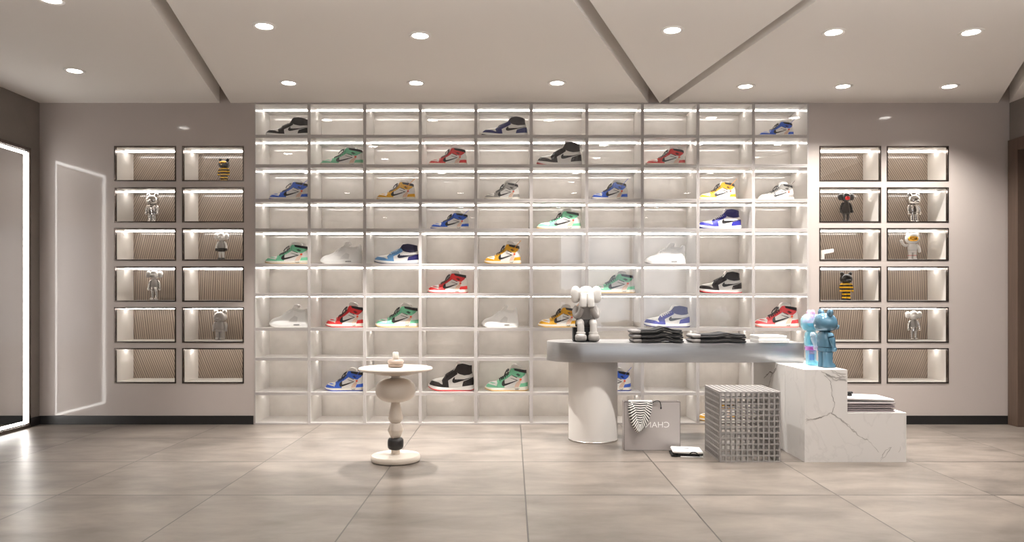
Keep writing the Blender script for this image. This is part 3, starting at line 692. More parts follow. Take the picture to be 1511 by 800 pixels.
# row, column, photo extent of the shoe, variant, label
SH = [
 (0, 0, 389, 456, 30, vBlack, 'black and white high-top sneaker in the top row, first compartment from the mirror side'),
 (0, 4, 710, 779, 31, vNavy, 'navy and white high-top sneaker in the middle of the top shelf row'),
 (0, 9, 1122, 1176, 26, vBlue, 'bright blue high-top sneaker with upright tie, top row, doorway end'),
 (1, 1, 470, 536, 31, vGreen, 'mint green high-top sneaker in the second row from the top'),
 (1, 3, 631, 689, 31, vRed0, 'red high-top sneaker between green and black ones, second row from the top'),
 (1, 5, 792, 860, 37, vRedSole, 'black and white high-top with a red toe sole, second row from the top'),
 (1, 7, 954, 1014, 30, vRed0, 'red high-top sneaker past the black one, doorway side of the second row'),
 (2, 0, 394, 460, 31, vBlue, 'blue high-top sneaker in the third row, mirror end, under the black one'),
 (2, 2, 554, 613, 31, vYel, 'yellow high-top sneaker in the third row next to the blue one at the mirror end'),
 (2, 4, 714, 768, 30, vGry, 'grey high-top sneaker in the middle of the third shelf row'),
 (2, 6, 873, 929, 31, vBlue, 'blue high-top sneaker between grey and yellow ones in the third row'),
 (2, 8, 1033, 1090, 31, vYel, 'yellow high-top sneaker beside the grey one, doorway half of the third row'),
 (2, 9, 1122, 1176, 28, vGry, 'grey high-top sneaker in the last compartment of the third row, doorway end'),
 (3, 3, 634, 693, 28, vBlue, 'blue high-top sneaker alone in the fourth row, above the red one'),
 (3, 5, 792, 858, 31, vGreen, 'mint green high-top sneaker in the fourth row above the seated figure'),
 (3, 8, 1031, 1097, 31, vRoyal, 'royal blue and white high-top sneaker with white laces in the fourth row'),
 (4, 0, 388, 457, 33, vGreen, 'mint green high-top sneaker in the fifth row, mirror end'),
 (4, 1, 470, 533, 33, vWhite, 'all-white mid-top sneaker between green and pale blue ones, fifth row'),
 (4, 2, 550, 620, 31, vUNC, 'pale blue sneaker with navy heel and collar in the fifth row'),
 (4, 4, 714, 770, 34, vYel, 'yellow high-top sneaker in the middle of the fifth row'),
 (4, 7, 953, 1014, 32, vWhite, 'all-white mid-top sneaker alone in the doorway half of the fifth row'),
 (5, 3, 630, 690, 34, vRed, 'red high-top sneaker alone in the sixth row'),
 (5, 6, 872, 939, 33, vGreen, 'mint green high-top sneaker in the sixth row beside the seated figure'),
 (5, 8, 1031, 1098, 33, vRedSole, 'black and white high-top sneaker with red sole in the sixth row'),
 (6, 0, 394, 457, 34, vWhite, 'all-white mid-top sneaker in the seventh row, first compartment at the mirror end'),
 (6, 1, 478, 541, 37, vRed, 'red high-top sneaker beside the green one in the seventh row'),
 (6, 2, 552, 618, 36, vGreen, 'mint green high-top sneaker next to the red one in the seventh row'),
 (6, 4, 710, 765, 32.5, vWhite, 'all-white mid-top sneaker in the middle of the seventh row, beside the yellow one'),
 (6, 5, 794, 856, 34, vYel, 'yellow high-top sneaker partly behind the seated grey figure'),
 (6, 7, 950, 1021, 33, vRoyal, 'royal blue and white high-top just above the folded black clothes'),
 (6, 9, 1114, 1181, 37, vPink, 'coral red high-top sneaker next to the see-through bear'),
 (8, 1, 477, 542, 34, vBlue, 'blue high-top sneaker partly hidden by the pedestal table top'),
 (8, 3, 631, 700, 42, vRedSole, 'black and white high-top with red sole beside the pedestal table'),
 (8, 4, 715, 780, 39, vGreen, 'mint green high-top sneaker in the lower row beside the red-soled black one'),
 (8, 6, 873, 934, 34, vBlue, 'blue high-top sneaker partly hidden behind the white counter pillar'),
 (9, 8, 1031, 1090, 30, vYel, 'yellow high-top sneaker on the lowest shelf behind the lattice cube'),
]
PARTS = {'A': PA, 'B': PB, 'C': PC}
YSH = 7.71
for r, c, xa, xb, hpx, v, lb in SH:
    wa, wb = max(PX(xa, YSH), COLX[c][0] + 0.004), min(PX(xb, YSH), COLX[c][1] - 0.004)
    L_ = (wb - wa) / 1.03
    rat = {'A': 0.53, 'B': 0.618, 'C': 0.613}[v['type']]
    sz = min(hpx * YSH / F, ROW[r][1] - ROW[r][0] - 0.012) / rat
    if v.get('tie'): L_ *= 0.985
    t = thing('sneaker', lb, 'sneaker', (wa + 0.015 * L_, YSH + 0.07, ROW[r][0] + 0.0012), 0, 'sneakers on the glazed shelving', L_)
    t.scale.z = sz
    if v is vPink: t.rotation_euler.z = R(-4)
    for nm, me in PARTS[v['type']]:
        o = obj(nm, me, None, t); set_mat(o, cm(v[nm], 0.35 if nm in ('swoosh', 'upper') else 0.5))
    if v['type'] == 'A':
        obj('lettering', AIRM, None, t)
        if v['tie']: o = obj('zip_tie', TIE, None, t); set_mat(o, cm(v['tie']))

# ------------------------------------------------------------------ counter on a round pillar
cY, cR = 6.81, 0.30
xl = PX(807, cY) + cR; xr = PX(1186.5, 6.51)
ct = thing('display_counter', 'long brushed metal counter with rounded end on a white pillar', 'counter', (PX(875, cY), cY, 0))
ox = ct.location.x
def stadium_top(x0, x1, rad, n=32):
    p = [(x1, -rad), (x1, rad)] + [(x0 + rad * math.cos(a), rad * math.sin(a)) for a in [PI / 2 + PI * i / n for i in range(n + 1)]]
    return p
zt0, zt1 = PZ(535.3, 6.51), PZ(506, 6.51)
bm = bm_new(); prism(bm, stadium_top(xl - ox, xr - ox, cR), zt0, zt1); obj('counter_top', bm, M['steel'], ct, bevel=0.003, smooth=True)
bm = bm_new(); lathe(bm, [(0.2185, 0.0005), (0.2185, zt0 - 0.0005)], n=64, smooth=True); obj('pillar', bm, M['pillar'], ct)
bm = bm_new(); lathe(bm, [(0.2195, 0.0004), (0.2205, 0.012), (0.2186, 0.014)], n=64); obj('base_ring', bm, M['chrome_trim'], ct)

# ------------------------------------------------------------------ stepped marble plinth
f0 = 5.86
px0, px1, px2 = 2.256, 2.585, 3.039
zlo, zhi = 0.381, zt0 - 0.0008
mp_ = thing('stepped_plinth', 'white veined marble plinth stepped down in two levels', 'plinth', (px0, f0, 0))
dF = 0.42
bm = bm_new()
poly = [(0, 0.0005), (px2 - px0, 0.0005), (px2 - px0, zlo), (px1 - px0, zlo), (px1 - px0, zhi), (0, zhi)]
a = [bm.verts.new((x, 0, z)) for x, z in poly]; b = [bm.verts.new((x, dF, z)) for x, z in poly]
bm.faces.new(a); bm.faces.new(list(reversed(b)))
for i in range(6):
    j = (i + 1) % 6; bm.faces.new((a[i], b[i], b[j], a[j]))
es = [e for e in bm.edges if len(e.link_faces) == 2 and e.calc_face_angle(0) > 0.6]
bmesh.ops.bevel(bm, geom=es, offset=0.0025, segments=2, profile=0.5, affect='EDGES')
def vein(pts, w, mi, plane='front'):
    """marble vein lying in the face, as a jagged ribbon flush on it"""
    P = []
    for (x0, z0), (x1, z1) in zip(pts, pts[1:]):
        n = max(2, int(math.hypot(x1 - x0, z1 - z0) / 0.012))
        for i in range(n): P.append((x0 + (x1 - x0) * i / n + random.uniform(-1, 1) * 0.0045, z0 + (z1 - z0) * i / n + random.uniform(-1, 1) * 0.0045))
    P.append(pts[-1]); prev = None
    for i, (x, z) in enumerate(P):
        q = P[min(i + 1, len(P) - 1)]; p = P[max(i - 1, 0)]; tx, tz = q[0] - p[0], q[1] - p[1]; l = math.hypot(tx, tz) or 1
        ww = w * (0.35 + 0.65 * abs(math.sin(i * 0.37 + w * 900))) * (0.3 if i in (0, len(P) - 1) else 1)
        nx, nz = -tz / l * ww, tx / l * ww
        def V(u, v): return bm.verts.new((u, -0.0004, v)) if plane == 'front' else bm.verts.new((-0.0004, u, v))
        cur = (V(x + nx, z + nz), V(x - nx, z - nz))
        if prev: bm.faces.new((prev[0], prev[1], cur[1], cur[0])).material_index = mi
        prev = cur
def fp(x, y): return (PX(x, f0) - px0, PZ(y, f0))
vein([fp(1216, 553), fp(1226, 562), fp(1226.5, 572), fp(1228, 584), fp(1232, 596), fp(1229, 606), fp(1226, 611)], 0.0022, 2)
vein([fp(1189, 621), fp(1200, 619), fp(1212, 616), fp(1222, 612), fp(1226, 609)], 0.006, 1)
vein([fp(1189, 619), fp(1204, 618.5), fp(1218, 614)], 0.0022, 2)
vein([fp(1226, 609), fp(1234, 615), fp(1247, 623), fp(1258, 635), fp(1270, 645), fp(1281, 650)], 0.0045, 1)
vein([fp(1226, 609), fp(1236, 617), fp(1250, 626), fp(1262, 638)], 0.0016, 2)
vein([fp(1281, 650), fp(1290, 660), fp(1297, 668)], 0.002, 1)
vein([fp(1299, 681), fp(1304, 668), fp(1312, 661), fp(1316, 660), fp(1308, 671), (fp(1302, 678))], 0.003, 1)
vein([fp(1326, 668), fp(1329, 662), fp(1328, 659)], 0.002, 1)
for q in ([fp(1212, 548), fp(1226, 556), fp(1238, 558), fp(1249, 563)], [fp(1226, 546), fp(1238, 552), fp(1249, 552)], [fp(1218, 552), fp(1232, 561), fp(1248, 560)], [fp(1228, 549), fp(1240, 556), fp(1249, 556)]): vein(q, 0.006, 1)
vein([fp(1218, 551), fp(1234, 558), fp(1248, 556)], 0.002, 2)
obj('front_block', bm, [M['marble'], M['vein'], M['vein_dark']], mp_)
bm = bm_new(); box(bm, 0.002, px1 - px0, dF + 0.012, 1.24, 0.0005, zhi)
bmesh.ops.bevel(bm, geom=list(bm.edges), offset=0.0025, segments=2, profile=0.5, affect='EDGES')
vein([(0.62, 0.66), (0.75, 0.60), (0.82, 0.5), (0.98, 0.44)], 0.008, 1, 'side'); vein([(0.60, 0.70), (0.7, 0.62), (0.8, 0.62), (0.95, 0.55)], 0.006, 2, 'side')
obj('rear_block', bm, [M['marble'], M['vein'], M['vein_dark']], mp_)

# ------------------------------------------------------------------ lattice cube
gx0, gx1, gy0, gy1, gh = 1.60, 2.068, 5.855, 6.31, 0.545
lc = thing('lattice_cube', 'hollow grey metal lattice cube stool standing beside the marble plinth', 'stool', ((gx0 + gx1) / 2, (gy0 + gy1) / 2, 0))
w, dp = (gx1 - gx0) / 2, (gy1 - gy0) / 2; bw, bd = 0.0060, 0.018
NX, NZ = 11, 12
def lattice(kind):
    bm = bm_new()
    zz = [0.006 + (gh - 0.012) * k / NZ for k in range(NZ + 1)]; uu = [-1 + 2 * k / NX for k in range(NX + 1)]
    if kind in ('front', 'back'):
        y0, y1 = (-dp, -dp + bd) if kind == 'front' else (dp - bd, dp)
        for u in uu: x = u * (w - bw); box(bm, x - bw, x + bw, y0, y1, 0.0005, gh)
        for z in zz: box(bm, -w, w, y0 + 0.001, y1 - 0.001, z - bw + 0.0002, z + bw - 0.0002)
    elif kind in ('left', 'right'):
        x0, x1 = (-w, -w + bd) if kind == 'left' else (w - bd, w)
        for u in uu[1:-1]: y = u * (dp - bw); box(bm, x0, x1, y - bw, y + bw, 0.0005, gh - bd - 0.001)
        for z in zz[:-1]: box(bm, x0 + 0.001, x1 - 0.001, -dp + bd, dp - bd, z - bw + 0.0002, z + bw - 0.0002)
    else:
        for u in uu: x = u * (w - bw); box(bm, x - bw, x + bw, -dp + bd, dp - bd, gh - bd, gh)
        for u in uu[1:-1]: y = u * (dp - bw); box(bm, -w + 0.001, w - 0.001, y - bw, y + bw, gh - bd + 0.001, gh - 0.0006)
    return bm
for k in ('front', 'back', 'left', 'right'): obj('side_grid', lattice(k), M['alu'], lc)
obj('top_grid', lattice('top'), M['alu'], lc)

# ------------------------------------------------------------------ paper shopping bag with a striped scarf
by = 6.314
bx0, bx1, bz = PX(921.2, by), PX(1003.6, by), 0.405
bw2 = (bx1 - bx0) / 2
bg = thing('shopping_bag', 'grey paper shopping bag with white capital letters, standing on the floor', 'bag', ((bx0 + bx1) / 2, by, 0))
bm = bm_new(); T = 0.0025
box(bm, -bw2, bw2, 0, T, 0.001, bz); box(bm, -bw2, bw2, 0.11, 0.11 + T, 0.001, bz * 0.99)
box(bm, -bw2, -bw2 + T, T, 0.11, 0.001, bz); box(bm, bw2 - T, bw2, T, 0.11, 0.001, bz); box(bm, -bw2 + T, bw2 - T, T, 0.11, 0.001, 0.004)
obj('bag_body', bm, M['bag'], bg)
bm = bm_new()
box(bm, -bw2 - 0.001, bw2 + 0.001, -0.0008, 0.002, bz - 0.003, bz + 0.0015)
for sx in (-1, 1): box(bm, sx * bw2 - 0.0016, sx * bw2 + 0.0016, -0.0008, 0.002, 0.001, bz)
box(bm, -bw2, bw2, -0.0008, 0.002, 0.0008, 0.0038)
obj('edge_fold', bm, M['bag_edge'], bg)
bm = bm_new(); q = PX(973.5, by) - bg.location.x
tube(bm, catmull([(q - 0.07, -0.004, bz - 0.012), (q - 0.035, -0.008, bz + 0.008), (q - 0.005, -0.010, bz + 0.006), (q + 0.006, -0.010, bz - 0.02), (q + 0.008, -0.012, bz - 0.045)], 6, False), 0.0035, 8); blob(bm, (q + 0.008, -0.012, bz - 0.05), (0.007, 0.006, 0.009))
obj('handle_cord', bm, M['black_ink'], bg)
tm = text_mesh('CHANEL', 0.058, M['white_ink'], 0.0004, mirror=True)
xs_ = [v.co.x for v in tm.vertices]; zs_ = [v.co.z for v in tm.vertices]
wn, hn = max(xs_) - min(xs_), max(zs_) - min(zs_)
tgt_r = PX(987.5, by) - bg.location.x; letters = 0.272
for v in tm.vertices:
    v.co.x = tgt_r - (max(xs_) - v.co.x) * letters / wn; v.co.z = PZ(631, by) + (v.co.z - min(zs_)) * 0.047 / hn; v.co.y -= 0.0008
lo_ = obj('lettering', tm, None, bg); lo_['label'] = 'mirror-written white capitals'

def stripe_mat():
    m, nt, out = new_mat('black and white striped knit'); N, L = nt.nodes, nt.links
    b = N.new('ShaderNodeBsdfPrincipled'); L.new(b.outputs[0], out.inputs[0]); b.inputs['Roughness'].default_value = 0.9
    uv = N.new('ShaderNodeUVMap'); uv.uv_map = 'UVMap'; sp = N.new('ShaderNodeSeparateXYZ'); L.new(uv.outputs[0], sp.inputs[0])
    f = N.new('ShaderNodeMath'); f.operation = 'FRACT'; L.new(sp.outputs['Y'], f.inputs[0])
    g = N.new('ShaderNodeMath'); g.operation = 'GREATER_THAN'; L.new(f.outputs[0], g.inputs[0]); g.inputs[1].default_value = 0.46
    mx = N.new('ShaderNodeMix'); mx.data_type = 'RGBA'; L.new(g.outputs[0], mx.inputs[0]); mx.inputs[6].default_value = srgb(22, 21, 22); mx.inputs[7].default_value = srgb(240, 238, 234)
    L.new(mx.outputs[2], b.inputs['Base Color']); return m
M['stripe'] = stripe_mat()
def scarf():
    bm = bm_new(); uvl = bm.loops.layers.uv.new('UVMap')
    def q(x, y): return (PX(x, by - 0.03) - bg.location.x, PZ(y, by - 0.03))
    def sheet(fn, nu, nv):
        g = [[(bm.verts.new(fn(i / nu, j / nv)[0]), fn(i / nu, j / nv)[1]) for j in range(nv + 1)] for i in range(nu + 1)]
        for i in range(nu):
            for j in range(nv):
                c = (g[i][j], g[i + 1][j], g[i + 1][j + 1], g[i][j + 1]); f = bm.faces.new([v for v, _ in c]); f.smooth = True
                for lp, (_, uv) in zip(f.loops, c): lp[uvl].uv = uv
    outer = [q(*p) for p in catmull([(928, 593.5), (926.8, 602), (928.5, 614), (932, 626), (937, 635), (942, 639.8), (948, 636), (955, 627), (960, 614), (962.5, 603), (963, 593.5)], 6, False)]
    inner = [q(*p) for p in catmull([(931, 593.5), (936, 599), (939, 607), (940, 616), (943, 623), (944.5, 627), (947, 622), (949, 613), (951, 606), (954, 599), (957, 593.5)], 6, False)]
    n = len(outer) - 1
    def loop(u, v):
        k = u * n; i = min(int(k), n - 1); t = k - i
        o = [outer[i][c] * (1 - t) + outer[i + 1][c] * t for c in (0, 1)]; p = [inner[i][c] * (1 - t) + inner[i + 1][c] * t for c in (0, 1)]
        x, z = o[0] * (1 - v) + p[0] * v, o[1] * (1 - v) + p[1] * v
        y = -0.012 - 0.030 * math.sin(PI * (0.06 + 0.9 * v)) - 0.006 * math.sin(v * 9)
        return (x, y, z), (v, u * 27)
    sheet(loop, 66, 8)
    def fold(u, v):
        xa, za = q(930 + 30 * u, 593); xb, zb = q(942 + 6 * u, 628)
        x, z = xa * (1 - v) + xb * v, za * (1 - v) + zb * v
        return (x, -0.013 - 0.010 * math.sin(PI * u) - 0.008 * v, z), (u, v * 10 + 0.6 * abs(u - 0.5))
    sheet(fold, 14, 16)
    def over(u, v):        # where the cloth turns over the rim and hangs inside the bag
        xa, _ = q(928 + 35 * u, 593); a = PI * v
        return (xa, 0.002 + 0.016 * -math.cos(a) * (1 if v < 0.5 else 1.0), bz + 0.003 + 0.012 * math.sin(a) - 0.004 * (1 - v)), (u, v * 3)
    sheet(over, 14, 8)
    bmesh.ops.solidify(bm, geom=list(bm.faces), thickness=0.002)
    return bm
o = obj('striped_scarf', scarf(), M['stripe'], None, loc=tuple(bg.location)); tag(o, 'black and white striped scarf hanging over the rim of the grey paper bag', 'scarf')

# ------------------------------------------------------------------ folded cloth
def slab(bm, x0, x1, y0, y1, z0, th, wave=None, nx=28, ny=10, rnd=None, mi=lambda u: 0, taper=0.0):
    """a folded layer: soft rounded slab; wave(x) lifts it"""
    rnd = rnd or th / 2
    prof = [(-1, 0.5), (-0.99, 0.2), (-0.95, 0.04), (-0.8, 0.0), (0, 0.0), (0.8, 0.0), (0.95, 0.04), (0.99, 0.2), (1, 0.5), (0.99, 0.8), (0.95, 0.96), (0.8, 1.0), (0, 1.0), (-0.8, 1.0), (-0.95, 0.96), (-0.99, 0.8)]
    rs = []
    for i in range(nx + 1):
        u = i / nx; us = 0.5 - 0.5 * math.cos(PI * u); e = min(1.0, (1 - abs(2 * us - 1)) * (x1 - x0) / (2 * rnd)); k = math.sqrt(max(0.0, 1 - (1 - e) ** 2))
        x = x0 + (x1 - x0) * us; lift = wave(us) if wave else 0
        cy, hy = (y0 + y1) / 2, (y1 - y0) / 2 * (0.97 + 0.03 * k)
        rs.append([(x, cy + hy * p, z0 + lift + th * (0.5 + (q - 0.5) * max(k, 0.08))) for p, q in prof])
    v = rings(bm, rs)
    bm.faces.ensure_lookup_table()
    return v
def folded_trousers(name, x0, x1, y0, y1, z, label, group, amp):
    t = thing(name, label, 'folded clothes', ((x0 + x1) / 2, (y0 + y1) / 2, z), 0, group)
    hx, hy = (x1 - x0) / 2, (y1 - y0) / 2
    wv = lambda u: amp * (math.exp(-((u - 0.58) / 0.16) ** 2)) - 0 + 0.0
    xs0 = -hx + 0.07
    bm = bm_new()
    slab(bm, xs0, hx, -hy, hy, 0.0004, 0.0165, lambda u: wv(u) * 0.85, 36); slab(bm, xs0 + 0.004, hx - 0.006, -hy + 0.006, hy, 0.0178, 0.0165, lambda u: wv(u), 36)
    obj('folded_legs', bm, M['black_cloth'], t)
    bm = bm_new(); slab(bm, -hx, xs0 + 0.03, -hy + 0.012, hy - 0.004, 0.001, 0.031, None, 16, rnd=0.016); o = obj('grey_waistband', bm, M['grey_cloth'], t); o['label'] = 'grey cotton end'
    bm = bm_new(); slab(bm, xs0 + 0.01, hx - 0.03, -hy - 0.0012, -hy + 0.03, 0.0166, 0.0013, lambda u: wv(u) * 0.92, 36); obj('pale_lining', bm, M['grey_cloth'], t)
    return t
zct = zt1 + 0.0006
fy = 6.62
trs = []
for k, (lb) in enumerate(('lowest of the three folded black trousers on the counter', 'middle of the three folded black trousers on the counter', 'topmost of the three folded black trousers on the counter')):
    sft = (0.004, 0.0, -0.006)[k]
    folded_trousers('folded_trousers', PX(930.5, fy) + sft, PX(1004, fy) + sft, fy - 0.13, fy + 0.13, zct + 0.0385 * k, lb, 'folded black trousers on the counter', 0.026 if k == 2 else 0.018)
for k, lb in enumerate(('lower of two folded black trousers in the middle of the counter', 'upper of two folded black trousers in the middle of the counter')):
    folded_trousers('folded_trousers', PX(1016.5, fy), PX(1095, fy), fy - 0.13, fy + 0.13, zct + 0.0385 * k, lb, 'folded black trousers on the counter', 0.014 if k else 0.008)
for k, (a, b, lb) in enumerate(((1113, 1157, 'lower flat white box on the counter near the see-through bear'), (1113, 1153, 'smaller upper flat white box stacked on the counter'))):
    bm = bm_new(); x0, x1 = PX(a, fy), PX(b, fy); w_ = (x1 - x0) / 2
    t = thing('flat_box', lb, 'box', ((x0 + x1) / 2, fy, zct + 0.0305 * k), 0, 'flat white boxes on the counter')
    bm = bm_new(); box(bm, -w_, w_, -0.12, 0.12, 0, 0.016); obj('tray', bm, M['white_gloss'], t, bevel=0.002)
    bm = bm_new(); box(bm, -w_ - 0.002, w_ + 0.002, -0.122, 0.122, 0.0165, 0.030); obj('lid', bm, M['white_cloth'], t, bevel=0.002)
# towels on the low step
tz = zlo + 0.0006; ty0, ty1 = f0 + 0.03, f0 + 0.33
for k, (lb, m, th, x1p) in enumerate((('lower mauve grey folded towel on the low marble step', 'lilac_cloth', 0.024, 1300), ('middle mauve grey folded towel on the low marble step', 'lilac_cloth', 0.024, 1300.5), ('pale grey folded towel on top of the step stack', 'pale_cloth', 0.038, 1300))):
    z = tz + (0, 0.0305, 0.061)[k]; x0, x1 = px1 + 0.004, PX(x1p, 6.12)
    t = thing('folded_towel', lb, 'folded towel', ((x0 + x1) / 2, (ty0 + ty1) / 2, z), 0, 'folded towels on the marble step')
    hx, hy = (x1 - x0) / 2, (ty1 - ty0) / 2; amp = 0.012 if k == 2 else 0.002
    bm = bm_new(); slab(bm, -hx, hx, -hy, hy, 0.0003, th / 2, None, 20, rnd=0.01); slab(bm, -hx, hx - 0.004, -hy, hy, th / 2 + 0.001, th / 2, (lambda u: amp * (1 - u)), 20, rnd=0.01)
    obj('towel_layers', bm, M[m], t)
    bm = bm_new(); slab(bm, -hx + 0.01, hx + 0.0015, -hy - 0.001, -hy + 0.02, 0.002, 0.006, None, 20); obj('hem', bm, M['lilac_cloth'], t)
bm = bm_new()
zb = tz + 0.061 + 0.051
blob(bm, (0, 0, 0.010), (0.020, 0.02, 0.0095)); blob(bm, (0.004, 0.0, 0.027), (0.022, 0.018, 0.010)); tube(bm, [(-0.03, 0, 0.006), (0, 0, 0.018), (0.018, -0.006, 0.036)], 0.005)
bmesh.ops.translate(bm, verts=bm.verts, vec=(0, 0, 0.0))
o = obj('knotted_cord', bm, M['black_cloth'], None, loc=(PX(1250.5, 6.0) + 0.012, 5.99, zb + 0.0)); tag(o, 'small knotted black cord lying on the pale grey towel', 'cord')

# folded shirt on the floor
fl = F * H / (672 - 442)
x0, x1 = PX(988, fl), PX(1037, fl)
t = thing('folded_shirt', 'white shirt with black print folded on the floor before the paper bag', 'folded clothes', ((x0 + x1) / 2, fl + 0.02, 0.0005), R(-6))
hx = (x1 - x0) / 2 - 0.012
bm = bm_new(); slab(bm, -hx, hx - 0.02, -0.09, 0.10, 0, 0.014, None, 20); slab(bm, -hx + 0.05, hx + 0.006, -0.095, 0.09, 0.0145, 0.010, None, 20); obj('black_layer', bm, M['black_cloth'], t)
bm = bm_new(); slab(bm, -hx + 0.07, hx + 0.004, -0.105, 0.08, 0.0005, 0.005, None, 20); obj('bottom_hem', bm, M['white_cloth'], t)
bm = bm_new(); slab(bm, -hx + 0.01, hx + 0.004, -0.10, 0.10, 0.0255, 0.020, lambda u: 0.004 * (1 - u), 24); obj('white_layer', bm, M['white_cloth'], t)
bm = bm_new(); tube(bm, catmull([(0.02, -0.101, 0.027), (0.03, -0.102, 0.036), (0.045, -0.103, 0.043), (0.065, -0.103, 0.040), (0.08, -0.103, 0.030)], 4, False), 0.004); slab(bm, -0.03, 0.03, 0.02, 0.05, 0.0475, 0.0012); slab(bm, -0.07, -0.01, -0.06, -0.045, 0.0472, 0.0012)
obj('black_print', bm, M['black_ink'], t)

# ------------------------------------------------------------------ turned pedestal table
pd = 5.911; ptx = PX(583.8, pd)
pt = thing('pedestal_table', 'round cream side table on a turned stem with one black bead', 'table', (ptx, pd, 0))
def part_lathe(nm, prof, m): bm = bm_new(); lathe(bm, prof, n=64); return obj(nm, bm, M[m], pt)
part_lathe('base', [(0.165, 0.0005), (0.186, 0.006), (0.191, 0.018), (0.191, 0.036), (0.184, 0.048), (0.165, 0.053), (0.03, 0.055)], 'cream')
part_lathe('lower_neck', [(0.032, 0.0545), (0.034, 0.07), (0.036, 0.088)], 'cream')
o = part_lathe('black_bead', [(0.036, 0.0885), (0.052, 0.094), (0.060, 0.106), (0.062, 0.125), (0.062, 0.148), (0.060, 0.166), (0.050, 0.179), (0.036, 0.183)], 'blackstone'); o['label'] = 'black stone bead'
part_lathe('double_cone', [(0.036, 0.1835), (0.040, 0.19), (0.0605, 0.238), (0.061, 0.246), (0.044, 0.29), (0.037, 0.298)], 'cream')
part_lathe('tapered_stem', [(0.036, 0.2985), (0.042, 0.302), (0.056, 0.325), (0.0575, 0.333), (0.05, 0.37), (0.036, 0.44), (0.032, 0.458)], 'cream')
n_ = 20; part_lathe('bulb', [(0.155 * max(0.2, math.cos(-PI / 2 + PI * (k / n_))) ** 0.62, 0.5515 + 0.093 * math.sin(-PI / 2 + PI * k / n_)) for k in range(n_ + 1)], 'cream')
part_lathe('upper_neck', [(0.034, 0.645), (0.036, 0.664)], 'cream')
part_lathe('under_dish', [(0.036, 0.664), (0.10, 0.669), (0.165, 0.680), (0.18, 0.690)], 'cream')
part_lathe('table_top', [(0.18, 0.690), (0.255, 0.700), (0.281, 0.708), (0.286, 0.717), (0.282, 0.725), (0.272, 0.728), (0.02, 0.728)], 'cream')
bm = bm_new(); lathe(bm, [(0.040, 0.0004), (0.055, 0.004), (0.061, 0.016), (0.054, 0.026), (0.058, 0.034), (0.062, 0.044), (0.055, 0.056), (0.040, 0.062), (0.026, 0.063)], n=48)
o = obj('candle_holder', bm, M['taupe'], None, loc=(ptx, pd, 0.7285)); tag(o, 'squat taupe ceramic candle holder on the round cream table', 'candle holder')
cd = thing('candle', 'short white pillar candle standing in the taupe holder', 'candle', (ptx, pd, 0.7285 + 0.0635))
bm = bm_new(); lathe(bm, [(0.021, 0.0), (0.023, 0.003), (0.023, 0.048), (0.020, 0.052), (0.006, 0.0505)], n=32); obj('wax', bm, M['wax'], cd)
bm = bm_new(); tube(bm, [(0, 0, 0.050), (0.001, 0, 0.056)], 0.001); obj('wick', bm, M['black_ink'], cd)

# ------------------------------------------------------------------ toy figures
def bands(name, cols, freq, rough=0.2):
    """hard stripes by height"""
    m, nt, out = new_mat(name); N, L = nt.nodes, nt.links
    b = N.new('ShaderNodeBsdfPrincipled'); L.new(b.outputs[0], out.inputs[0]); b.inputs['Roughness'].default_value = rough
    tc = N.new('ShaderNodeTexCoord'); sp = N.new('ShaderNodeSeparateXYZ'); L.new(tc.outputs['Object'], sp.inputs[0])
    mu = N.new('ShaderNodeMath'); mu.operation = 'MULTIPLY'; L.new(sp.outputs['Z'], mu.inputs[0]); mu.inputs[1].default_value = freq
    f = N.new('ShaderNodeMath'); f.operation = 'FRACT'; L.new(mu.outputs[0], f.inputs[0])
    g = N.new('ShaderNodeMath'); g.operation = 'GREATER_THAN'; L.new(f.outputs[0], g.inputs[0]); g.inputs[1].default_value = 0.52
    mx = N.new('ShaderNodeMix'); mx.data_type = 'RGBA'; L.new(g.outputs[0], mx.inputs[0]); mx.inputs[6].default_value = cols[0]; mx.inputs[7].default_value = cols[1]
    L.new(mx.outputs[2], b.inputs['Base Color']); return m
M['chrome'] = mat('chrome plastic', srgb(214, 210, 206), 0.12, metal=1.0)
M['bear_grey'] = mat('matte grey vinyl', srgb(168, 162, 157), 0.45)
M['bear_black'] = mat('black vinyl', srgb(34, 31, 29), 0.25)
M['bear_yellow'] = mat('yellow vinyl', srgb(228, 178, 20), 0.3)
M['gold'] = mat('gold visor', srgb(214, 160, 60), 0.12, metal=1.0)
M['bee'] = bands('black and yellow stripes', (srgb(30, 27, 25), srgb(228, 176, 16)), 8.5)
M['bear_blue'] = mat('steel blue gloss', srgb(76, 112, 133), 0.22, metal=0.15, coat=0.4, coat_rough=0.08)
M['vinyl_white'] = mat('white vinyl', srgb(224, 221, 217), 0.4)
M['vinyl_mid'] = mat('mid grey vinyl', srgb(150, 145, 141), 0.45)
M['vinyl_light'] = mat('light grey vinyl', srgb(190, 186, 182), 0.45)
M['vinyl_dark'] = mat('charcoal vinyl', srgb(58, 55, 54), 0.45)
M['vinyl_char'] = mat('near black vinyl', srgb(40, 36, 34), 0.4)
M['red_face'] = mat('glossy red face', srgb(206, 44, 44), 0.2)
M['suit_red'] = mat('red piping', srgb(196, 50, 46), 0.4)
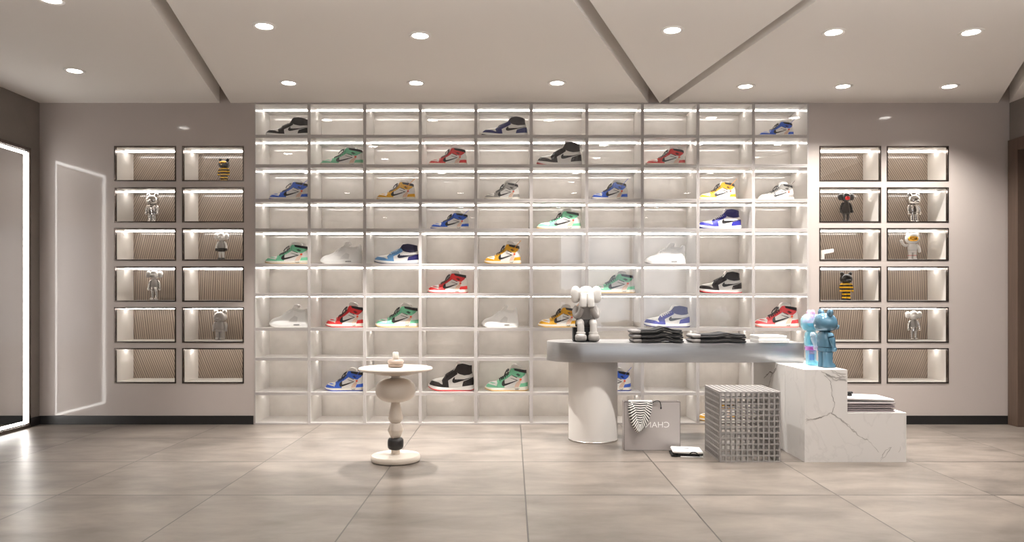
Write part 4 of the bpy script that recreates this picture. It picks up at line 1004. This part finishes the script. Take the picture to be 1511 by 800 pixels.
def clear(name, col, rough=0.04):
    """tinted clear resin: mostly see-through, glossy skin, a little body colour"""
    m, nt, out = new_mat(name); N, L = nt.nodes, nt.links
    b = N.new('ShaderNodeBsdfPrincipled'); b.inputs['Base Color'].default_value = col; b.inputs['Roughness'].default_value = rough; b.inputs['Coat Weight'].default_value = 1.0
    t = N.new('ShaderNodeBsdfTransparent'); t.inputs[0].default_value = tuple(0.5 + 0.5 * c for c in col[:3]) + (1,)
    lw = N.new('ShaderNodeLayerWeight'); lw.inputs['Blend'].default_value = 0.35
    mr = N.new('ShaderNodeMapRange'); L.new(lw.outputs['Facing'], mr.inputs['Value']); mr.inputs['To Min'].default_value = 0.28; mr.inputs['To Max'].default_value = 0.8
    mx = N.new('ShaderNodeMixShader'); L.new(mr.outputs[0], mx.inputs[0]); L.new(t.outputs[0], mx.inputs[1]); L.new(b.outputs[0], mx.inputs[2]); L.new(mx.outputs[0], out.inputs[0])
    return m
M['clear_pink'] = clear('clear pink resin', (0.93, 0.62, 0.86, 1)); M['clear_cyan'] = clear('clear cyan resin', (0.45, 0.86, 0.96, 1)); M['clear_blue'] = clear('clear blue resin', (0.20, 0.45, 0.95, 1))
M['clear_violet'] = clear('clear violet resin', (0.80, 0.45, 0.92, 1)); M['clear_plain'] = clear('clear resin', (0.90, 0.93, 0.98, 1))
M['liq_magenta'] = mat('magenta filling', srgb(206, 60, 176), 0.15, trans=0.3); M['liq_blue'] = mat('blue filling', srgb(44, 96, 214), 0.15, trans=0.3); M['liq_cyan'] = mat('cyan filling', srgb(70, 190, 224), 0.15, trans=0.3); M['liq_pink'] = mat('pink filling', srgb(238, 150, 196), 0.15, trans=0.3)
# unit bear: 1 tall, faces -Y
def bear_meshes():
    out = []
    bm = bm_new()
    loft(bm, [(0.60, 0, 0, 0.06, 0.06, 2.2), (0.605, 0, 0, 0.105, 0.095, 2.3), (0.63, 0, -0.002, 0.150, 0.132, 2.4), (0.68, 0, -0.003, 0.178, 0.158, 2.4), (0.74, 0, 0, 0.182, 0.162, 2.4), (0.80, 0, 0.002, 0.170, 0.155, 2.4), (0.85, 0, 0.004, 0.145, 0.136, 2.3), (0.89, 0, 0.004, 0.10, 0.10, 2.2), (0.905, 0, 0.004, 0.055, 0.055, 2), (0.91, 0, 0.004, 0.01, 0.01, 2)], 28)
    out.append(('head', mesh_of('bear_head', bm, M['bear_grey'])))
    for s in (-1, 1):
        bm = bm_new(); M4 = Matrix.Translation((s * 0.125, 0.0, 0.905)) @ Matrix.Rotation(s * R(28), 4, 'Y')
        blob(bm, (0, 0, 0), (0.062, 0.040, 0.078), 2.2, M4=M4); out.append(('ear', mesh_of('bear_ear', bm, M['bear_grey'])))
    bm = bm_new(); blob(bm, (0, -0.150, 0.675), (0.085, 0.062, 0.052), 2.2); out.append(('muzzle', mesh_of('bear_muzzle', bm, M['bear_grey'])))
    bm = bm_new(); blob(bm, (0, -0.212, 0.692), (0.024, 0.014, 0.016)); out.append(('nose', mesh_of('bear_nose', bm, M['bear_black'])))
    bm = bm_new()
    loft(bm, [(0.335, 0, 0, 0.11, 0.085, 3), (0.345, 0, 0, 0.128, 0.098, 3), (0.40, 0, -0.003, 0.138, 0.106, 3), (0.48, 0, 0, 0.130, 0.100, 3), (0.56, 0, 0.002, 0.110, 0.088, 3), (0.595, 0, 0.002, 0.085, 0.072, 2.6), (0.602, 0, 0, 0.05, 0.05, 2)], 28)
    out.append(('torso', mesh_of('bear_torso', bm, M['bear_grey'])))
    bm = bm_new(); loft(bm, [(0.262, 0, 0, 0.115, 0.082, 3), (0.27, 0, 0, 0.128, 0.092, 3), (0.325, 0, 0, 0.130, 0.095, 3), (0.334, 0, 0, 0.118, 0.086, 3)], 28); out.append(('hips', mesh_of('bear_hips', bm, M['bear_grey'])))
    for s in (-1, 1):
        bm = bm_new()
        pts = [(s * 0.118, 0, 0.565), (s * 0.150, -0.002, 0.530), (s * 0.172, -0.010, 0.46), (s * 0.182, -0.022, 0.385), (s * 0.184, -0.032, 0.335)]
        tube(bm, catmull(pts, 4, False), [0.030 + 0.018 * math.sin(PI * min(1, k / 15 + 0.15)) for k in range(17)], 14); blob(bm, (s * 0.184, -0.036, 0.312), (0.036, 0.040, 0.042))
        out.append(('arm', mesh_of('bear_arm', bm, M['bear_grey'], smooth=True)))
    for s in (-1, 1):
        bm = bm_new()
        loft(bm, [(0.0, s * 0.066, -0.022, 0.052, 0.085, 3), (0.006, s * 0.066, -0.022, 0.060, 0.095, 3), (0.040, s * 0.066, -0.022, 0.062, 0.094, 3), (0.066, s * 0.066, -0.014, 0.060, 0.082, 3), (0.085, s * 0.066, 0, 0.057, 0.066, 3), (0.16, s * 0.066, 0, 0.057, 0.066, 3), (0.25, s * 0.064, 0, 0.058, 0.072, 3), (0.262, s * 0.064, 0, 0.050, 0.064, 3)], 24)
        out.append(('leg', mesh_of('bear_leg', bm, M['bear_grey'])))
    return out
BEAR = bear_meshes()
def bear(label, loc, h, rot, mats, skip=(), group='bear figures'):
    t = thing('bear_figurine', label, 'figurine', loc, rot, group, h)
    t.scale = (h * 1.13, h * 1.08, h)
    res = {}
    for nm, me in BEAR:
        if nm in skip: continue
        o = obj(nm, me, None, t); m = mats.get(nm, mats['all']); set_mat(o, m if not isinstance(m, list) else m[0]); res.setdefault(nm, []).append(o)
    return t, res
# unit figure with round puff ears, standing, faces -Y
def fig_meshes():
    out = []
    bm = bm_new(); blob(bm, (0, 0, 0.84), (0.135, 0.125, 0.15), 2.3, 24, 14); out.append(('head', mesh_of('fig_head', bm, M['vinyl_white'])))
    for s in (-1, 1):
        bm = bm_new(); blob(bm, (s * 0.185, 0.01, 0.855), (0.082, 0.064, 0.115), 2.2); out.append(('puff_ear', mesh_of('fig_ear', bm, M['vinyl_white'])))
    bm = bm_new(); blob(bm, (0, -0.118, 0.80), (0.078, 0.05, 0.062), 2.4); out.append(('face', mesh_of('fig_face', bm, M['vinyl_white'])))
    bm = bm_new(); loft(bm, [(0.40, 0, 0, 0.10, 0.08, 2.6), (0.44, 0, 0, 0.115, 0.092, 2.5), (0.54, 0, 0, 0.110, 0.09, 2.4), (0.64, 0, 0, 0.092, 0.076, 2.3), (0.70, 0, 0, 0.06, 0.055, 2.1), (0.72, 0, 0, 0.045, 0.045, 2)], 24); out.append(('torso', mesh_of('fig_torso', bm, M['vinyl_white'])))
    bm = bm_new(); loft(bm, [(0.30, 0, 0, 0.105, 0.082, 2.8), (0.31, 0, 0, 0.122, 0.098, 2.8), (0.41, 0, 0, 0.120, 0.096, 2.7), (0.43, 0, 0, 0.112, 0.09, 2.6)], 24); out.append(('shorts', mesh_of('fig_shorts', bm, M['vinyl_white'])))
    for s in (-1, 1):
        bm = bm_new(); tube(bm, catmull([(s * 0.085, 0, 0.655), (s * 0.135, 0, 0.60), (s * 0.165, -0.01, 0.50), (s * 0.170, -0.03, 0.42)], 5, False), [0.040] * 16, 12); out.append(('arm', mesh_of('fig_arm', bm, M['vinyl_white'], smooth=True)))
        bm = bm_new(); blob(bm, (s * 0.172, -0.035, 0.375), (0.048, 0.05, 0.055), 2.4); out.append(('glove', mesh_of('fig_glove', bm, M['vinyl_white'])))
        bm = bm_new(); loft(bm, [(0.07, s * 0.062, 0, 0.038, 0.04, 2), (0.18, s * 0.062, 0, 0.042, 0.044, 2), (0.31, s * 0.058, 0, 0.052, 0.055, 2.2)], 18); out.append(('leg', mesh_of('fig_leg', bm, M['vinyl_white'])))
        bm = bm_new(); blob(bm, (s * 0.068, -0.030, 0.042), (0.062, 0.095, 0.0415), 2.6); out.append(('boot', mesh_of('fig_boot', bm, M['vinyl_white'])))
    return out
FIG = fig_meshes()
def figure(label, loc, h, rot, mats, group='puff-eared figures'):
    t = thing('puff_eared_figurine', label, 'figurine', loc, rot, group, h)
    for nm, me in FIG:
        o = obj(nm, me, None, t); set_mat(o, mats.get(nm, mats['all']))
    return t
def at(s, r, ci, xpx, depth=0.215):
    _, z, h = NICHE[(s, r, ci)]; y = D + depth; return (PX(xpx, y), y, z + 0.0006)
g1 = 'toy figures in the wall niches'
chr_ = {'all': M['chrome'], 'nose': M['chrome']}
hs = F / (D + 0.215)
_, bp = bear('black and yellow bear with gold face in the mirror-side niches', at('L', 0, 1, 330.5), 37 / hs, R(-6), {'all': M['bee'], 'head': M['bear_black'], 'ear': M['bear_black'], 'muzzle': M['bear_black'], 'nose': M['bear_yellow']}, group=g1)
def mask(bmparent, m):
    bm = bm_new()
    blob(bm, (0, -0.045, 0.785), (0.146, 0.122, 0.075), 2.4); return obj('face_mask', bm, m, bmparent)
mk = mask(_, M['gold']); mk['label'] = 'gold face'
bear('chrome bear in the second mirror-side niche row', at('L', 1, 0, 225), 45 / hs, R(-12), chr_, group=g1)
figure('white puff-eared figure with black gloves and boots in a mirror-side niche', at('L', 2, 1, 327), 41 / hs, R(0), {'all': M['vinyl_white'], 'torso': M['vinyl_mid'], 'shorts': M['vinyl_char'], 'glove': M['vinyl_char'], 'boot': M['vinyl_char']}, g1)
figure('grey and chrome puff-eared figure in the fourth mirror-side niche row', at('L', 3, 0, 228), 44.5 / hs, R(8), {'all': M['chrome'], 'head': M['vinyl_light'], 'puff_ear': M['vinyl_light'], 'face': M['vinyl_light'], 'torso': M['vinyl_mid']}, g1)
bear('matte grey bear standing in a mirror-side niche', at('L', 4, 1, 325), 46 / hs, R(-5), {'all': M['bear_grey'], 'nose': M['bear_grey']}, group=g1)
figure('black puff-eared figure with red face in a doorway-side niche', at('R', 1, 0, 1248.5), 45 / hs, R(0), {'all': M['vinyl_char'], 'face': M['red_face']}, g1)
bear('chrome bear in the second doorway-side niche row', at('R', 1, 1, 1348), 45.5 / hs, R(12), chr_, group=g1)
t_, _ = bear('white astronaut bear with gold visor raising one arm', at('R', 2, 1, 1346), 41 / hs, R(-8), {'all': M['vinyl_white']}, skip=('arm', 'muzzle', 'nose', 'head'), group=g1)
bm = bm_new(); blob(bm, (0, 0, 0.77), (0.215, 0.20, 0.20), 2.1, 28, 16); obj('helmet', bm, M['vinyl_white'], t_)
bm = bm_new(); blob(bm, (-0.01, -0.085, 0.76), (0.165, 0.135, 0.115), 2.3); o = obj('visor', bm, M['gold'], t_); o['label'] = 'gold visor'
bm = bm_new(); tube(bm, catmull([(0.11, 0, 0.55), (0.17, 0, 0.50), (0.20, -0.02, 0.40), (0.205, -0.03, 0.33)], 5, False), 0.045, 12); blob(bm, (0.205, -0.03, 0.31), (0.045, 0.045, 0.045)); obj('arm', bm, M['vinyl_white'], t_)
bm = bm_new(); tube(bm, catmull([(-0.11, 0, 0.54), (-0.20, -0.02, 0.52), (-0.28, -0.04, 0.57), (-0.33, -0.05, 0.66)], 5, False), 0.045, 12); blob(bm, (-0.34, -0.05, 0.69), (0.05, 0.045, 0.05)); obj('raised_arm', bm, M['vinyl_white'], t_)
for s in (-1, 1):
    bm = bm_new(); loft(bm, [(0.155, s * 0.066, 0, 0.0595, 0.069, 3), (0.175, s * 0.066, 0, 0.0597, 0.070, 3)], 24); obj('leg_band', bm, M['suit_red'], t_)
bear('black and yellow striped bear in the doorway-side niches', at('R', 3, 0, 1248.5), 42.5 / hs, R(4), {'all': M['bee'], 'head': M['bear_black'], 'ear': M['bear_black'], 'muzzle': M['bear_black'], 'nose': M['bear_black']}, group=g1)
figure('grey and chrome puff-eared figure in the fifth doorway-side niche row', at('R', 4, 1, 1348), 43.5 / hs, R(-8), {'all': M['chrome'], 'head': M['vinyl_white'], 'puff_ear': M['vinyl_white'], 'face': M['vinyl_white'], 'torso': M['vinyl_mid']}, g1)
# white angled riser of unclear use in one niche
x_, y_, z_ = at('R', 2, 0, 1219.5, 0.06)
bm = bm_new(); s_ = (D + 0.06) / F
pts = [(-9, 0), (-4.6, 0), (-4.6, 7.5), (8.2, 9.8), (9.3, 11), (9.3, 14.2), (8.2, 15.4), (-9, 13)]
a = [bm.verts.new((p * s_, -0.03, q * s_)) for p, q in pts]; b = [bm.verts.new((p * s_, 0.03, q * s_)) for p, q in pts]
bm.faces.new(a); bm.faces.new(list(reversed(b)))
for i in range(len(pts)): j = (i + 1) % len(pts); bm.faces.new((a[i], b[i], b[j], a[j]))
o = obj('angled_piece', bm, M['niche_white'], None, loc=(x_, y_, z_), bevel=0.002); tag(o, 'small white angled riser in a doorway-side niche', 'piece')

# two bears on the marble plinth
bd_ = 6.08; bh = (541.5 - 453.5) * bd_ / F
bear('steel blue glossy bear standing on the marble plinth, seen from behind', (PX(1218, bd_), bd_, zhi + 0.001), bh, R(97), {'all': M['bear_blue'], 'nose': M['bear_blue']}, group='bears on the marble plinth')
cd_ = 6.30; ch_ = (538 - 455) * cd_ / F
t_, res = bear('see-through pink and cyan bear behind the blue one on the plinth', (PX(1196.5, cd_), cd_, zhi + 0.001), ch_, R(80),
    {'all': M['clear_cyan'], 'ear': M['clear_pink'], 'hips': M['clear_violet'], 'muzzle': M['clear_plain'], 'nose': M['clear_blue'], 'arm': M['clear_plain']}, group='bears on the marble plinth')
for nm, spec, m in (('filling', [(0.61, 0, 0, 0.07, 0.07, 2.2), (0.65, 0, 0, 0.135, 0.12, 2.3), (0.70, 0, 0, 0.155, 0.135, 2.3), (0.74, 0, 0, 0.158, 0.14, 2.3)], 'liq_cyan'),
                    ('filling', [(0.745, 0, 0, 0.158, 0.14, 2.3), (0.80, 0, 0, 0.145, 0.13, 2.3), (0.85, 0, 0, 0.10, 0.1, 2.2)], 'liq_pink'),
                    ('filling', [(0.36, 0, 0, 0.09, 0.065, 3), (0.42, 0, 0, 0.10, 0.075, 3), (0.55, 0, 0, 0.085, 0.065, 3)], 'liq_cyan'),
                    ('filling', [(0.20, 0, 0, 0.10, 0.055, 3), (0.27, 0, 0, 0.105, 0.065, 3), (0.32, 0, 0, 0.10, 0.06, 3)], 'liq_magenta'),
                    ('filling', [(0.09, 0, 0, 0.10, 0.045, 3), (0.14, 0, 0, 0.105, 0.05, 3), (0.195, 0, 0, 0.10, 0.05, 3)], 'liq_blue')):
    bm = bm_new(); loft(bm, spec, 24); obj(nm, bm, M[m], t_)

# seated grey figure on the counter, face in its mitts, on a black block
kd = 6.74; ks = kd / F; kx = PX(865, kd)
sb_ = bm_new(); box(sb_, -17 * ks, 17 * ks, -0.075, 0.075, 0.0005, 20.5 * ks)
o = obj('black_block', sb_, M['black_ink'], None, loc=(PX(863, kd), kd + 0.07, zt1 + 0.0004), bevel=0.002); tag(o, 'plain black block seat under the seated grey figure', 'block')
kg = thing('seated_figurine', 'seated grey toy figure hiding its face, on the counter end', 'figurine', (kx, kd, zt1 + 0.0006))
def kp(x, y, dy=0.0): return ((x - 865) * ks, dy, (505.5 - y) * ks)
U = ks
bm = bm_new(); loft(bm, [(20.8 * U, 0, 0.06, 13 * U, 0.055, 2.8), (22 * U, 0, 0.06, 15.5 * U, 0.06, 2.8), (28 * U, 0, 0.06, 15.5 * U, 0.06, 2.6), (33 * U, 0, 0.06, 14 * U, 0.055, 2.4)], 24); obj('shorts', bm, M['vinyl_dark'], kg)
bm = bm_new(); loft(bm, [(31 * U, 0, 0.06, 13 * U, 0.054, 2.5), (38 * U, 0, 0.055, 14.5 * U, 0.058, 2.4), (46 * U, 0, 0.045, 14 * U, 0.055, 2.3), (52 * U, 0, 0.03, 10.5 * U, 0.045, 2.2), (55 * U, 0, 0.02, 6 * U, 0.03, 2)], 24); obj('torso', bm, M['vinyl_mid'], kg)
bm = bm_new(); blob(bm, (0, 0.0, 68.5 * U), (11.8 * U, 0.072, 13 * U), 2.4, 28, 16); obj('head', bm, M['vinyl_white'], kg)
for s in (-1, 1):
    bm = bm_new(); blob(bm, (s * 15.6 * U, 0.012, 69 * U), (7.2 * U, 0.036, 12.5 * U), 2.3); obj('puff_ear', bm, M['vinyl_white'], kg)
    bm = bm_new(); loft(bm, [(50 * U, s * 5.5 * U, -0.075, 3.0 * U, 0.02, 2.6), (51.5 * U, s * 5.5 * U, -0.078, 5.0 * U, 0.032, 2.8), (58 * U, s * 5.3 * U, -0.082, 5.3 * U, 0.034, 3), (64 * U, s * 5.1 * U, -0.080, 5.0 * U, 0.030, 3), (70 * U, s * 5.0 * U, -0.072, 4.6 * U, 0.022, 3), (71 * U, s * 5.0 * U, -0.068, 3.2 * U, 0.014, 2.4)], 20); obj('mitt', bm, M['vinyl_white'], kg)
    bm = bm_new(); tube(bm, catmull([(s * 13 * U, 0.05, 50 * U), (s * 16.2 * U, 0.03, 44 * U), (s * 15 * U, -0.02, 37.5 * U), (s * 11 * U, -0.055, 40 * U), (s * 7 * U, -0.075, 50 * U)], 5, False), [4.3 * U] * 21, 14); obj('arm', bm, M['vinyl_mid'], kg)
    bm = bm_new(); tube(bm, catmull([(s * 9 * U, 0.05, 26 * U), (s * 9.4 * U, -0.02, 28 * U), (s * 9.4 * U, -0.062, 26.5 * U), (s * 9.3 * U, -0.078, 21 * U), (s * 9 * U, -0.082, 10 * U)], 5, False), [5.6 * U] * 6 + [5.4 * U] * 6 + [5.2 * U] * 9, 16); obj('leg', bm, M['vinyl_light'], kg)
    bm = bm_new(); lathe(bm, [(5.4 * U, 11.6 * U), (6.8 * U, 12 * U), (6.8 * U, 14 * U), (5.4 * U, 14.4 * U)], s * 9 * U, -0.082, 24); obj('ankle_cuff', bm, M['vinyl_light'], kg)
    bm = bm_new(); blob(bm, (s * 9.4 * U, -0.100, 6.2 * U), (8.4 * U, 0.062, 6.1 * U), 2.8); obj('boot', bm, M['vinyl_mid'], kg)

# ------------------------------------------------------------------ sky light through the added window, camera, view
w = bpy.data.worlds.new('World'); sc.world = w; w.use_nodes = True
bgn = w.node_tree.nodes.get('Background'); bgn.inputs[0].default_value = (0.86, 0.92, 1.0, 1); bgn.inputs[1].default_value = 2.4
cam = bpy.data.cameras.new('Camera'); co = bpy.data.objects.new('Camera', cam); COL.objects.link(co)
co.location = (0, 0, H); co.rotation_euler = (R(90), 0, 0)
cam.sensor_fit = 'HORIZONTAL'; cam.sensor_width = 36; cam.lens = 36 * F / 1511; cam.shift_y = 42 / 1511
cam.clip_start = 0.05; cam.clip_end = 60
sc.camera = co
vs = sc.view_settings; vs.view_transform = 'Standard'; vs.look = 'None'; vs.gamma = 1.0; vs.exposure = 0.0; vs.use_curve_mapping = False
cy = sc.cycles
cy.use_denoising = True; cy.max_bounces = 10; cy.diffuse_bounces = 5; cy.glossy_bounces = 5; cy.transmission_bounces = 8; cy.transparent_max_bounces = 16
cy.sample_clamp_indirect = 6.0; cy.caustics_reflective = False; cy.caustics_refractive = False
try: cy.use_light_tree = True
except Exception: pass
